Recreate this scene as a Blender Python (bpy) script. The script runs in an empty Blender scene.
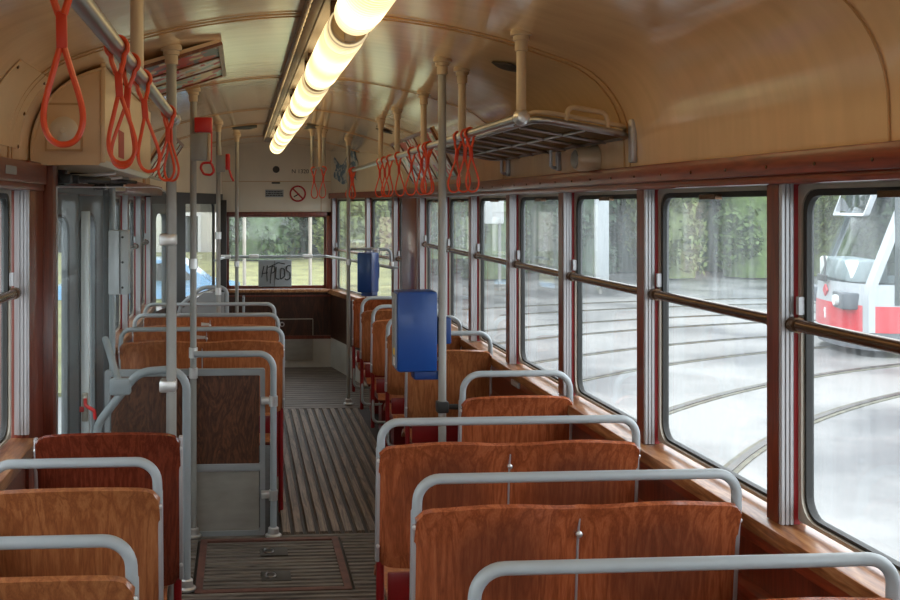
SKY, EXPO, LAMP = 1.28, 1.9, 0.8
import bpy, bmesh, math, random
from math import sin, cos, pi, radians as R, sqrt, atan2, tan
from mathutils import Vector, Matrix
random.seed(7)
sc = bpy.context.scene
COL = sc.collection
EYE = 1.65

# ------------------------------------------------------------------ mesh builder
class MB:
    def __init__(s): s.v = []; s.f = []
    def add(s, vs, fs):
        b = len(s.v); s.v += [tuple(p) for p in vs]; s.f += [tuple(b+i for i in f) for f in fs]; return s
    def box(s, x0, x1, y0, y1, z0, z1, bev=0.0, M=None):
        if x1 < x0: x0, x1 = x1, x0
        if y1 < y0: y0, y1 = y1, y0
        if z1 < z0: z0, z1 = z1, z0
        bm = bmesh.new()
        bmesh.ops.create_cube(bm, size=1.0)
        for v in bm.verts:
            v.co = Vector(((x0+x1)/2+v.co.x*(x1-x0), (y0+y1)/2+v.co.y*(y1-y0), (z0+z1)/2+v.co.z*(z1-z0)))
        if bev > 0:
            bmesh.ops.bevel(bm, geom=bm.edges[:], offset=min(bev, .45*min(x1-x0, y1-y0, z1-z0)), segments=2, profile=.5, affect='EDGES')
        if M is not None: bm.transform(M)
        bm.verts.index_update()
        s.add([v.co for v in bm.verts], [[v.index for v in f.verts] for f in bm.faces]); bm.free(); return s
    def tube(s, pts, r, n=12, closed=False, caps=True):
        pts = [Vector(p) for p in pts]; m = len(pts)
        rs = r if isinstance(r, (list, tuple)) else [r]*m
        tang = []
        for i in range(m):
            if closed: d = pts[(i+1) % m]-pts[i-1]
            else: d = pts[min(i+1, m-1)]-pts[max(i-1, 0)]
            tang.append(d.normalized())
        up = Vector((0, 0, 1)) if abs(tang[0].z) < .9 else Vector((1, 0, 0))
        nrm = (up-tang[0]*up.dot(tang[0])).normalized()
        vs = []
        for i in range(m):
            nrm = (nrm-tang[i]*nrm.dot(tang[i])).normalized(); bi = tang[i].cross(nrm)
            for k in range(n):
                a = 2*pi*k/n; vs.append(pts[i]+(nrm*cos(a)+bi*sin(a))*rs[i])
        fs = []
        for i in range(m if closed else m-1):
            j = (i+1) % m
            for k in range(n): fs.append((i*n+k, i*n+(k+1) % n, j*n+(k+1) % n, j*n+k))
        if not closed and caps:
            fs.append(tuple(range(n-1, -1, -1))); fs.append(tuple((m-1)*n+k for k in range(n)))
        return s.add(vs, fs)
    def lathe(s, prof, o, axis='Z', n=24):
        o = Vector(o); vs = []; fs = []
        ax = {'Z': (Vector((1, 0, 0)), Vector((0, 1, 0)), Vector((0, 0, 1))), 'Y': (Vector((0, 0, 1)), Vector((1, 0, 0)), Vector((0, 1, 0))),
              'X': (Vector((0, 1, 0)), Vector((0, 0, 1)), Vector((1, 0, 0)))}[axis] if isinstance(axis, str) else axis
        for (r, h) in prof:
            for k in range(n):
                a = 2*pi*k/n; vs.append(o+ax[0]*(r*cos(a))+ax[1]*(r*sin(a))+ax[2]*h)
        for i in range(len(prof)-1):
            for k in range(n): fs.append((i*n+k, i*n+(k+1) % n, (i+1)*n+(k+1) % n, (i+1)*n+k))
        fs.append(tuple(range(n-1, -1, -1))); fs.append(tuple((len(prof)-1)*n+k for k in range(n)))
        return s.add(vs, fs)
    def prism(s, poly, f0, f1):
        """poly: 2-D points; f0,f1 map a 2-D point to the two end faces"""
        n = len(poly); vs = [f0(p) for p in poly]+[f1(p) for p in poly]
        fs = [tuple(range(n-1, -1, -1)), tuple(range(n, 2*n))]+[(i, (i+1) % n, n+(i+1) % n, n+i) for i in range(n)]
        return s.add(vs, fs)
    def ring(s, outer, inner, f0, f1):
        """frame: two loops with the same point count"""
        n = len(outer); vs = [f0(p) for p in outer]+[f0(p) for p in inner]+[f1(p) for p in outer]+[f1(p) for p in inner]; fs = []
        for i in range(n):
            j = (i+1) % n
            fs += [(i, j, n+j, n+i), (2*n+i, 3*n+i, 3*n+j, 2*n+j), (i, 2*n+i, 2*n+j, j), (n+i, n+j, 3*n+j, 3*n+i)]
        return s.add(vs, fs)
    def sheet(s, fn, nu, nv, th):
        """fn(u,v)-> point; thickened along the normal"""
        P = [[Vector(fn(i/nu, j/nv)) for j in range(nv+1)] for i in range(nu+1)]
        A = []; B = []
        for i in range(nu+1):
            for j in range(nv+1):
                du = P[min(i+1, nu)][j]-P[max(i-1, 0)][j]; dv = P[i][min(j+1, nv)]-P[i][max(j-1, 0)]
                nn = du.cross(dv).normalized()*th/2
                A.append(P[i][j]+nn); B.append(P[i][j]-nn)
        N = len(A); ix = lambda i, j: i*(nv+1)+j; fs = []
        for i in range(nu):
            for j in range(nv):
                fs.append((ix(i, j), ix(i+1, j), ix(i+1, j+1), ix(i, j+1))); fs.append((N+ix(i, j), N+ix(i, j+1), N+ix(i+1, j+1), N+ix(i+1, j)))
        bd = [ix(i, 0) for i in range(nu)]+[ix(nu, j) for j in range(nv)]+[ix(i, nv) for i in range(nu, 0, -1)]+[ix(0, j) for j in range(nv, 0, -1)]
        for a, b in zip(bd, bd[1:]+bd[:1]): fs.append((a, N+a, N+b, b))
        return s.add(A+B, fs)

def fil(pts, rad, seg=6, closed=False):
    """round the corners of a polyline"""
    pts = [Vector(p) for p in pts]; m = len(pts); out = []
    rads = rad if isinstance(rad, (list, tuple)) else [rad]*m
    for i in range(m):
        if not closed and i in (0, m-1): out.append(pts[i]); continue
        a, p, b = pts[i-1], pts[i], pts[(i+1) % m]
        d1 = (a-p); d2 = (b-p); l1, l2 = d1.length, d2.length; d1.normalize(); d2.normalize()
        ang = d1.angle(d2)
        if ang > pi-.02 or rads[i] <= 0: out.append(p); continue
        t = min(rads[i]/tan(ang/2), .49*l1, .49*l2)
        r = t*tan(ang/2); c = p+(d1+d2).normalized()*(r/sin(ang/2))
        s0 = p+d1*t-c; s1 = p+d2*t-c; tot = s0.angle(s1)
        for k in range(seg+1):
            q = k/seg
            out.append(c+(s0*sin((1-q)*tot)+s1*sin(q*tot))/max(sin(tot), 1e-9))
    return out

def rrect(x0, x1, y0, y1, r, seg=5):
    P = []
    rr = r if isinstance(r, (list, tuple)) else (r,)*4
    for (cx, cy, a0, q) in ((x1, y1, 0, rr[0]), (x0, y1, 90, rr[1]), (x0, y0, 180, rr[2]), (x1, y0, 270, rr[3])):
        sx = -1 if cx == x1 else 1; sy = -1 if cy == y1 else 1
        for k in range(seg+1):
            a = R(a0+90*k/seg); P.append((cx+sx*q+q*cos(a), cy+sy*q+q*sin(a)))
    return P

def tag(o, label=None, cat=None, group=None, kind=None):
    if label: o['label'] = label
    if cat: o['category'] = cat
    if group: o['group'] = group
    if kind: o['kind'] = kind
    return o
def obj(name, mb, mat, parent=None, ang=38):
    me = bpy.data.meshes.new(name)
    off = Vector((0, 0, 0)); p = parent
    while p is not None: off += p.location; p = p.parent
    me.from_pydata([tuple(Vector(v)-off) for v in mb.v], [], mb.f); me.update()
    bm = bmesh.new(); bm.from_mesh(me); bmesh.ops.recalc_face_normals(bm, faces=bm.faces[:]); bm.to_mesh(me); bm.free()
    me.polygons.foreach_set('use_smooth', [True]*len(me.polygons)); me.set_sharp_from_angle(angle=R(ang))
    me.materials.append(mat)
    o = bpy.data.objects.new(name, me); COL.objects.link(o)
    if parent is not None: o.parent = parent
    return o
def thing(name, label, cat, loc=(0, 0, 0), group=None):
    o = bpy.data.objects.new(name, None); COL.objects.link(o); o.location = loc; o.empty_display_size = .1
    return tag(o, label, cat, group)
def struct(name, mb, mat, parent=None, label=None):
    o = obj(name, mb, mat, parent)
    if parent is None: o['kind'] = 'structure'
    if label: o['label'] = label
    return o
KIDS = {}
def copy_tree(o, parent=None, mats=None):
    c = o.copy(); COL.objects.link(c)
    if parent is not None: c.parent = parent
    for ch in list(o.children): copy_tree(ch, c)
    return c
def text(name, body, loc, size, rot, mat, parent=None, align='CENTER', ext=.0006):
    cu = bpy.data.curves.new(name, 'FONT'); cu.body = body; cu.size = size; cu.extrude = ext; cu.align_x = align; cu.align_y = 'CENTER'
    o = bpy.data.objects.new(name, cu); COL.objects.link(o)
    off = Vector((0, 0, 0)); p = parent
    while p is not None: off += p.location; p = p.parent
    o.location = Vector(loc)-off; o.rotation_euler = rot
    bpy.context.view_layer.update()
    me = bpy.data.meshes.new_from_object(o.evaluated_get(bpy.context.evaluated_depsgraph_get()))
    q = bpy.data.objects.new(name, me); q.location = o.location; q.rotation_euler = rot; me.materials.clear(); me.materials.append(mat)
    bpy.data.objects.remove(o); COL.objects.link(q); q.name = name
    if parent is not None: q.parent = parent
    return q

# ------------------------------------------------------------------ materials
def srgb(r, g, b):
    f = lambda c: (c/255/12.92) if c/255 <= .04045 else ((c/255+.055)/1.055)**2.4
    return (f(r), f(g), f(b), 1)
def newmat(name):
    m = bpy.data.materials.new(name); m.use_nodes = True; nt = m.node_tree
    return m, nt, nt.nodes['Principled BSDF']
def paint(name, col, rough=.4, metal=0.0, coat=0.0, var=.12, scale=9.0, bump=0.0, spec=.5, stretch=(1, 1, 1)):
    m, nt, b = newmat(name); N = nt.nodes; L = nt.links
    tc = N.new('ShaderNodeTexCoord'); mp = N.new('ShaderNodeMapping'); mp.inputs['Scale'].default_value = stretch
    L.new(tc.outputs['Object'], mp.inputs['Vector'])
    nz = N.new('ShaderNodeTexNoise'); nz.inputs['Scale'].default_value = scale; nz.inputs['Detail'].default_value = 5
    L.new(mp.outputs['Vector'], nz.inputs['Vector'])
    rp = N.new('ShaderNodeValToRGB'); rp.color_ramp.elements[0].position = .3; rp.color_ramp.elements[1].position = .7
    rp.color_ramp.elements[0].color = tuple(c*(1-var) for c in col[:3])+(1,); rp.color_ramp.elements[1].color = tuple(min(1, c*(1+var)) for c in col[:3])+(1,)
    L.new(nz.outputs['Fac'], rp.inputs['Fac']); L.new(rp.outputs['Color'], b.inputs['Base Color'])
    b.inputs['Roughness'].default_value = rough; b.inputs['Metallic'].default_value = metal
    b.inputs['Coat Weight'].default_value = coat; b.inputs['Coat Roughness'].default_value = .12; b.inputs['Specular IOR Level'].default_value = spec
    if bump:
        bp = N.new('ShaderNodeBump'); bp.inputs['Strength'].default_value = bump; bp.inputs['Distance'].default_value = .01
        L.new(nz.outputs['Fac'], bp.inputs['Height']); L.new(bp.outputs['Normal'], b.inputs['Normal'])
    return m
def wood(name, dark, mid, light, scale=(9, 9, .7), rough=.33, coat=.25, dist=1.2, fine=True):
    m, nt, b = newmat(name); N = nt.nodes; L = nt.links
    tc = N.new('ShaderNodeTexCoord'); oi = N.new('ShaderNodeObjectInfo'); ad = N.new('ShaderNodeVectorMath'); ad.operation = 'ADD'
    ml = N.new('ShaderNodeMath'); ml.operation = 'MULTIPLY'; ml.inputs[1].default_value = 23.0
    L.new(oi.outputs['Random'], ml.inputs[0]); L.new(tc.outputs['Object'], ad.inputs[0]); L.new(ml.outputs[0], ad.inputs[1])
    mp = N.new('ShaderNodeMapping'); mp.inputs['Scale'].default_value = scale; L.new(ad.outputs[0], mp.inputs['Vector'])
    nz = N.new('ShaderNodeTexNoise'); nz.inputs['Scale'].default_value = 1.6; nz.inputs['Detail'].default_value = 3; nz.inputs['Distortion'].default_value = dist
    L.new(mp.outputs['Vector'], nz.inputs['Vector'])
    mul = N.new('ShaderNodeMath'); mul.operation = 'MULTIPLY'; mul.inputs[1].default_value = 4.0; L.new(nz.outputs['Fac'], mul.inputs[0])
    fr = N.new('ShaderNodeMath'); fr.operation = 'PINGPONG'; fr.inputs[1].default_value = .5; L.new(mul.outputs[0], fr.inputs[0])
    m2 = N.new('ShaderNodeMath'); m2.operation = 'MULTIPLY'; m2.inputs[1].default_value = 2.0; L.new(fr.outputs[0], m2.inputs[0])
    mp2 = N.new('ShaderNodeMapping'); mp2.inputs['Scale'].default_value = tuple(c*9 for c in scale); L.new(ad.outputs[0], mp2.inputs['Vector'])
    n2 = N.new('ShaderNodeTexNoise'); n2.inputs['Scale'].default_value = 2.2; n2.inputs['Detail'].default_value = 4; L.new(mp2.outputs['Vector'], n2.inputs['Vector'])
    mx = N.new('ShaderNodeMix'); mx.data_type = 'FLOAT'; mx.inputs[0].default_value = .6
    L.new(m2.outputs[0], mx.inputs[2]); L.new(n2.outputs['Fac'], mx.inputs[3])
    rp = N.new('ShaderNodeValToRGB'); e = rp.color_ramp.elements; e[0].position = .15; e[0].color = dark; e[1].position = .85; e[1].color = light
    k = e.new(.5); k.color = mid
    L.new(mx.outputs[0], rp.inputs['Fac']); L.new(rp.outputs['Color'], b.inputs['Base Color'])
    b.inputs['Roughness'].default_value = rough; b.inputs['Coat Weight'].default_value = coat; b.inputs['Coat Roughness'].default_value = .15
    return m
def worn(name, base, spots_, rx, rz, zc, col):
    m = base.copy(); m.name = name; nt = m.node_tree; N = nt.nodes; L = nt.links; b = N['Principled BSDF']
    src = b.inputs['Base Color'].links[0].from_socket
    tc = N.new('ShaderNodeTexCoord'); sx = N.new('ShaderNodeSeparateXYZ'); L.new(tc.outputs['Object'], sx.inputs[0])
    ab = N.new('ShaderNodeMath'); ab.operation = 'ABSOLUTE'; L.new(sx.outputs['X'], ab.inputs[0])
    dx = N.new('ShaderNodeMath'); dx.operation = 'SUBTRACT'; dx.inputs[1].default_value = spots_; L.new(ab.outputs[0], dx.inputs[0])
    dx2 = N.new('ShaderNodeMath'); dx2.operation = 'DIVIDE'; dx2.inputs[1].default_value = rx; L.new(dx.outputs[0], dx2.inputs[0])
    dz = N.new('ShaderNodeMath'); dz.operation = 'SUBTRACT'; dz.inputs[1].default_value = zc; L.new(sx.outputs['Z'], dz.inputs[0])
    dz2 = N.new('ShaderNodeMath'); dz2.operation = 'DIVIDE'; dz2.inputs[1].default_value = rz; L.new(dz.outputs[0], dz2.inputs[0])
    cb = N.new('ShaderNodeCombineXYZ'); L.new(dx2.outputs[0], cb.inputs[0]); L.new(dz2.outputs[0], cb.inputs[1])
    ln = N.new('ShaderNodeVectorMath'); ln.operation = 'LENGTH'; L.new(cb.outputs[0], ln.inputs[0])
    nz = N.new('ShaderNodeTexNoise'); nz.inputs['Scale'].default_value = 6; nz.inputs['Detail'].default_value = 4; L.new(tc.outputs['Object'], nz.inputs['Vector'])
    ad = N.new('ShaderNodeMath'); ad.operation = 'MULTIPLY_ADD'; ad.inputs[1].default_value = .7; L.new(nz.outputs['Fac'], ad.inputs[0]); L.new(ln.outputs['Value'], ad.inputs[2])
    mr = N.new('ShaderNodeMapRange'); mr.interpolation_type = 'SMOOTHSTEP'; mr.inputs['From Min'].default_value = .75; mr.inputs['From Max'].default_value = 1.5; mr.inputs['To Min'].default_value = .62; mr.inputs['To Max'].default_value = 0; L.new(ad.outputs[0], mr.inputs['Value'])
    mx = N.new('ShaderNodeMix'); mx.data_type = 'RGBA'; L.new(mr.outputs[0], mx.inputs[0]); L.new(src, mx.inputs[6]); mx.inputs[7].default_value = col
    L.new(mx.outputs[2], b.inputs['Base Color']); return m
def emit(name, col, st):
    m = bpy.data.materials.new(name); m.use_nodes = True; nt = m.node_tree; b = nt.nodes['Principled BSDF']
    b.inputs['Base Color'].default_value = (.8, .78, .7, 1); b.inputs['Emission Color'].default_value = col; b.inputs['Emission Strength'].default_value = st; b.inputs['Roughness'].default_value = .4
    return m
def glass(name, tint=(.965, .985, .985, 1), dirt=.05, haze=(.85, .9, .92, 1)):
    m = bpy.data.materials.new(name); m.use_nodes = True; nt = m.node_tree; N = nt.nodes; L = nt.links
    for n in list(N): N.remove(n)
    out = N.new('ShaderNodeOutputMaterial'); tr = N.new('ShaderNodeBsdfTransparent'); tr.inputs[0].default_value = tint
    gl = N.new('ShaderNodeBsdfGlossy'); gl.inputs['Roughness'].default_value = .03; gl.inputs['Color'].default_value = (.9, .9, .9, 1)
    lw = N.new('ShaderNodeLayerWeight'); lw.inputs['Blend'].default_value = .5
    pw = N.new('ShaderNodeMath'); pw.operation = 'POWER'; pw.inputs[1].default_value = 4.5; L.new(lw.outputs['Facing'], pw.inputs[0])
    fr = N.new('ShaderNodeMath'); fr.operation = 'MULTIPLY_ADD'; fr.inputs[1].default_value = .75; fr.inputs[2].default_value = .025; L.new(pw.outputs[0], fr.inputs[0])
    m1 = N.new('ShaderNodeMixShader'); L.new(fr.outputs[0], m1.inputs[0]); L.new(tr.outputs[0], m1.inputs[1]); L.new(gl.outputs[0], m1.inputs[2])
    df = N.new('ShaderNodeBsdfTranslucent'); df.inputs['Color'].default_value = haze
    dd = N.new('ShaderNodeBsdfDiffuse'); dd.inputs['Color'].default_value = haze
    md = N.new('ShaderNodeMixShader'); md.inputs[0].default_value = .35; L.new(df.outputs[0], md.inputs[1]); L.new(dd.outputs[0], md.inputs[2])
    tc = N.new('ShaderNodeTexCoord'); mp = N.new('ShaderNodeMapping'); mp.inputs['Scale'].default_value = (40, 40, 4)
    L.new(tc.outputs['Object'], mp.inputs['Vector'])
    nz = N.new('ShaderNodeTexNoise'); nz.inputs['Scale'].default_value = 1.0; nz.inputs['Detail'].default_value = 6; L.new(mp.outputs['Vector'], nz.inputs['Vector'])
    mr = N.new('ShaderNodeMapRange'); mr.inputs['From Min'].default_value = .3; mr.inputs['From Max'].default_value = .75
    mr.inputs['To Min'].default_value = dirt*.4; mr.inputs['To Max'].default_value = dirt*1.9; L.new(nz.outputs['Fac'], mr.inputs['Value'])
    m2 = N.new('ShaderNodeMixShader'); L.new(mr.outputs[0], m2.inputs[0]); L.new(m1.outputs[0], m2.inputs[1]); L.new(md.outputs[0], m2.inputs[2])
    L.new(m2.outputs[0], out.inputs['Surface'])
    return m

M = {}
M['cream'] = paint('cream_gloss_paint', srgb(230, 200, 158), .3, coat=.2, var=.05, scale=5, bump=.04)
M['ceil'] = paint('ceiling_gloss_paint', srgb(232, 198, 156), .12, coat=.6, var=.06, scale=3.5, bump=.10, stretch=(1, 5, 1))
M['creamwall'] = paint('pale_wall_paint', srgb(222, 212, 192), .4, var=.05, scale=4)
M['bead'] = paint('roof_bead_paint', srgb(190, 152, 106), .35, var=.05)
M['mahog'] = wood('varnished_mahogany', srgb(98, 36, 20), srgb(126, 50, 28), srgb(148, 66, 38), (9, 1, 9), .3, .35)
M['mahogv'] = wood('varnished_mahogany_upright', srgb(84, 34, 22), srgb(108, 46, 28), srgb(130, 60, 38), (14, 14, 1), .32, .3)
M['sillw'] = wood('worn_oak_sill', srgb(96, 52, 26), srgb(150, 98, 58), srgb(186, 140, 98), (8, 1.2, 8), .35, .25)
M['darkw'] = wood('dark_stained_panel', srgb(34, 18, 12), srgb(58, 33, 22), srgb(84, 50, 33), (6, 6, 1.2), .35, .25, 2.0)
M['panelw'] = wood('figured_walnut_panel', srgb(48, 27, 18), srgb(84, 50, 33), srgb(116, 74, 50), (7, 7, 2.2), .35, .2, 3.0)
M['ply_red'] = wood('plywood_red_brown', srgb(122, 62, 36), srgb(158, 84, 50), srgb(188, 110, 68), (20, 20, .8), .26, .5, .5)
M['ply_org'] = wood('plywood_orange', srgb(138, 76, 42), srgb(168, 98, 58), srgb(192, 122, 76), (18, 18, .9), .28, .4, .6)
M['ply_brn'] = wood('plywood_hazel', srgb(122, 68, 38), srgb(152, 92, 54), srgb(178, 118, 74), (22, 22, .7), .3, .35, .5)
M['ply_drk'] = wood('plywood_dark_cherry', srgb(80, 32, 20), srgb(106, 46, 30), srgb(128, 60, 40), (26, 26, .5), .25, .5, .4)
M['ply_bench'] = worn('plywood_bench_worn', M['ply_red'], .2, .17, .15, .79, srgb(92, 52, 40))
M['red'] = paint('seat_red_enamel', srgb(128, 22, 24), .35, coat=.3, var=.15)
M['redstripe'] = paint('red_painted_edge', srgb(150, 26, 32), .4)
M['tube'] = paint('grey_enamel_tube', srgb(158, 166, 170), .38, coat=.15, var=.06, spec=.5)
M['pole'] = paint('pole_grey_paint', srgb(150, 150, 145), .38, coat=.2, var=.06)
M['polecream'] = paint('pole_cream_paint', srgb(196, 176, 148), .35, coat=.25, var=.06)
M['chrome'] = paint('polished_clamp_metal', srgb(214, 214, 212), .32, metal=.7, var=.05)
M['steel'] = paint('brushed_rail_steel', srgb(160, 158, 158), .28, metal=.9, var=.08)
M['alu'] = paint('aluminium_channel', srgb(176, 174, 176), .35, metal=.35, var=.08, stretch=(8, 8, .5))
M['bronze'] = paint('bronze_rail', srgb(104, 78, 58), .22, metal=.7, var=.12)
M['rubber'] = paint('black_rubber', srgb(38, 38, 36), .55)
M['strap'] = paint('orange_red_plastic', srgb(226, 78, 36), .4, coat=.2, var=.08)
M['sleeve'] = paint('darker_red_sleeve', srgb(212, 60, 30), .45)
M['blue'] = paint('blue_machine_paint', srgb(12, 66, 138), .38, coat=.15, var=.06)
M['bluedk'] = paint('blue_plastic_bracket', srgb(12, 54, 116), .45)
M['greybox'] = paint('grey_cabinet_paint', srgb(146, 150, 152), .45, var=.06)
M['floor'] = paint('dark_floor_lino', srgb(46, 43, 40), .65, var=.25, scale=14, bump=.15)
M['slat'] = wood('worn_floor_slats', srgb(66, 58, 50), srgb(114, 100, 88), srgb(150, 132, 114), (14, .8, 14), .6, 0)
M['slatx'] = wood('worn_cross_slats', srgb(58, 52, 46), srgb(98, 89, 80), srgb(132, 120, 108), (.8, 14, 14), .6, 0)
M['hatch'] = paint('hatch_red_worn', srgb(96, 62, 52), .6, var=.3, scale=20)
M['palesheet'] = paint('pale_scuffed_sheet', srgb(196, 194, 186), .5, var=.1, scale=6)
M['cabinet'] = paint('pale_cabinet_paint', srgb(184, 188, 190), .45, var=.05)
M['kick'] = paint('scuffed_grey_sheet', srgb(146, 142, 134), .5, var=.12, scale=7, stretch=(1, 1, 3))
M['frame'] = paint('window_frame_metal', srgb(176, 168, 154), .35, metal=.4, var=.1)
M['vent'] = paint('dark_vent', srgb(60, 56, 50), .6)
M['strip'] = paint('lamp_strip_brown', srgb(92, 72, 56), .4, var=.1)
M['doorm'] = paint('door_leaf_grey', srgb(92, 96, 98), .45, var=.08)
M['dark'] = paint('dark_mechanism', srgb(40, 38, 36), .5)
M['white'] = paint('white_enamel', srgb(230, 230, 228), .35, coat=.2, var=.03)
M['daylightwhite'] = paint('painted_daylight_white', srgb(226, 230, 232), .5, var=.03)  # white that stands in for daylight showing at the doors
M['black'] = paint('black_print', srgb(32, 32, 32), .6)
M['redsign'] = paint('red_sign_print', srgb(170, 30, 34), .5)
M['brake'] = paint('red_brake_paint', srgb(196, 28, 26), .4, coat=.2)
M['adv_wood'] = wood('advert_frame_wood', srgb(84, 44, 20), srgb(122, 70, 36), srgb(150, 94, 54), (6, 6, 6), .4, .2)
M['mesh'] = paint('rack_wire', srgb(120, 98, 66), .45, metal=.3)
M['lamp'] = emit('lamp_glow', (1, .76, .37, 1), LAMP)
_n = M['lamp'].node_tree; _N = _n.nodes
_tc = _N.new('ShaderNodeTexCoord'); _sx = _N.new('ShaderNodeSeparateXYZ'); _n.links.new(_tc.outputs['Object'], _sx.inputs[0])
_sn = _N.new('ShaderNodeMath'); _sn.operation = 'MULTIPLY'; _sn.inputs[1].default_value = 2*pi*34/.88; _n.links.new(_sx.outputs['Y'], _sn.inputs[0])
_s2 = _N.new('ShaderNodeMath'); _s2.operation = 'SINE'; _n.links.new(_sn.outputs[0], _s2.inputs[0])
_m1 = _N.new('ShaderNodeMapRange'); _m1.inputs['From Min'].default_value = -1; _m1.inputs['To Min'].default_value = LAMP*.26; _m1.inputs['To Max'].default_value = LAMP*1.2; _n.links.new(_s2.outputs[0], _m1.inputs['Value'])
_r = _N.new('ShaderNodeValToRGB'); _e = _r.color_ramp.elements; _e[0].position = .03; _e[0].color = (.30, .30, .30, 1); _e[1].position = .16; _e[1].color = (1, 1, 1, 1)
for _q, _c in ((.85, 1), (.95, .42)): _k = _e.new(_q); _k.color = (_c, _c, _c, 1)
_dv = _N.new('ShaderNodeMath'); _dv.operation = 'DIVIDE'; _dv.inputs[1].default_value = 1.19; _n.links.new(_sx.outputs['Y'], _dv.inputs[0]); _n.links.new(_dv.outputs[0], _r.inputs['Fac'])
_mm = _N.new('ShaderNodeMath'); _mm.operation = 'MULTIPLY'; _n.links.new(_m1.outputs[0], _mm.inputs[0]); _n.links.new(_r.outputs['Color'], _mm.inputs[1]); _n.links.new(_mm.outputs[0], _n.nodes['Principled BSDF'].inputs['Emission Strength'])
M['lampend'] = paint('lamp_end_cap', srgb(214, 186, 140), .5)
M['glass'] = glass('window_glass', dirt=.04)
M['glassup'] = glass('wet_window_glass', (.93, .97, .975, 1), dirt=.07)
M['glasscl'] = glass('clear_screen_glass', (.95, .98, .98, 1), dirt=.012)
# ------------------------------------------------------------------ the car body
Y0, Y1 = -1.45, 10.15
XR, XL, XC = 1.30, -0.71, 0.275
def prof_half():
    P = [(1.03, 1.765), (1.028, 1.84)]
    for k in range(0, 71, 7): P.append((.728+.30*cos(R(k)), 1.85+.30*sin(R(k))))
    for k in range(1, 15):
        x = .828*(1-k/14); P.append((x, 2.285-.2234*x*x))
    return P
HALF = prof_half()
PROFILE = [(XC+x, z) for x, z in HALF]+[(XC-x, z) for x, z in HALF[-2::-1]]
def ceil_z(X):
    x = abs(X-XC)
    for (a, za), (b, zb) in zip(HALF, HALF[1:]):
        if b <= x <= a: return za+(zb-za)*((a-x)/max(a-b, 1e-6))
    return 2.285
mb = MB(); n = len(PROFILE); NY = 60
for j in range(NY+1):
    y = Y0-.05+(Y1+.15-Y0)*j/NY
    mb.v += [(x, y, z) for x, z in PROFILE]
for j in range(NY):
    for i in range(n-1): mb.f.append((j*n+i, j*n+i+1, (j+1)*n+i+1, (j+1)*n+i))
# outer skin, a little above, so the roof has real thickness
b0 = len(mb.v); out = [(XC+(x-XC)*1.06, z+(.035 if abs(x-XC) < .9 else 0)) for x, z in PROFILE]
for y in (Y0-.05, Y1+.1): mb.v += [(x, y, z) for x, z in out]
for i in range(n-1): mb.f.append((b0+i, b0+n+i, b0+n+i+1, b0+i+1))
for i in range(n-1):
    mb.f.append((i, b0+i, b0+i+1, i+1)); q = NY*n; mb.f.append((q+i, q+i+1, b0+n+i+1, b0+n+i))
mb.f.append((0, NY*n, b0+n, b0)); mb.f.append((n-1, b0+n-1, b0+2*n-1, NY*n+n-1))
ceiling = struct('ceiling', mb, M['ceil'], label='arched cream gloss ceiling of the tram saloon')
# roof beads: thin half-round strips that follow the arch
for k, y in enumerate((.75, 1.93, 3.28, 3.33, 4.92, 6.55, 7.75, 9.2)):
    inner = [(XC+(x-XC)*.997, z-.004) for x, z in PROFILE]
    struct('roof_bead', MB().tube([(x, y, z) for x, z in inner], .0028, 6), M['bead'], ceiling)
# floor
mb = MB().box(-.95, 1.45, Y0-.05, Y1+.1, -.06, 0)
floor = struct('floor', mb, M['floor'], label='dark worn tram floor')
mb = MB()
x = .20
while x < .90:
    mb.prism([(x, 0), (x+.006, .014), (x+.040, .014), (x+.046, 0)], lambda p: (p[0], 5.0, p[1]), lambda p: (p[0], 8.02, p[1])); x += .0625
struct('aisle_slats', mb, M['slat'], floor, label='worn lengthwise slats along the aisle')
mb = MB(); y = .3
while y < 4.96:
    if not 4.22 < y < 4.92: mb.prism([(y, 0), (y+.005, .011), (y+.026, .011), (y+.031, 0)], lambda p: (-.66, p[0], p[1]), lambda p: (.92, p[0], p[1]))
    else:
        mb.prism([(y, 0), (y+.005, .011), (y+.026, .011), (y+.031, 0)], lambda p: (-.66, p[0], p[1]), lambda p: (-.215, p[0], p[1]))
        mb.prism([(y, 0), (y+.005, .011), (y+.026, .011), (y+.031, 0)], lambda p: (.485, p[0], p[1]), lambda p: (.92, p[0], p[1]))
    y += .0455
struct('cross_slats', mb, M['slatx'], floor, label='worn crosswise slats of the front floor')
mb = MB(); y = 8.06
while y < 10.1:
    mb.prism([(y, 0), (y+.003, .007), (y+.083, .007), (y+.086, 0)], lambda p: (-.70, p[0], p[1]), lambda p: (1.28, p[0], p[1])); y += .094
struct('platform_boards', mb, M['slatx'], floor, label='crosswise boards of the rear platform')
# floor hatch
t = thing('floor_hatch', 'square slatted floor hatch with red-brown worn frame and two ring latches', 'hatch', (.135, 4.58, .002))
obj('hatch_frame', MB().ring(rrect(-.20, .47, 4.24, 4.915, .004, 1), rrect(-.168, .438, 4.272, 4.883, .004, 1), lambda p: (p[0], p[1], .001), lambda p: (p[0], p[1], .015)), M['hatch'], t)
mb = MB(); y = 4.285
while y < 4.86:
    mb.prism([(y, .001), (y+.005, .013), (y+.026, .013), (y+.031, .001)], lambda p: (-.167, p[0], p[1]), lambda p: (.437, p[0], p[1])); y += .0425
obj('hatch_slats', mb, M['slatx'], t)
for yy in (4.41, 4.72):
    p_ = obj('latch_plate', MB().box(.085, .215, yy-.055, yy+.055, .012, .0165, .001), M['vent'], t)
    obj('latch_ring', MB().tube([(.125+.022*cos(a*pi/8), yy+.03*sin(a*pi/8), .019) for a in range(16)], .004, 6, closed=True), M['steel'], p_)

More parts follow.
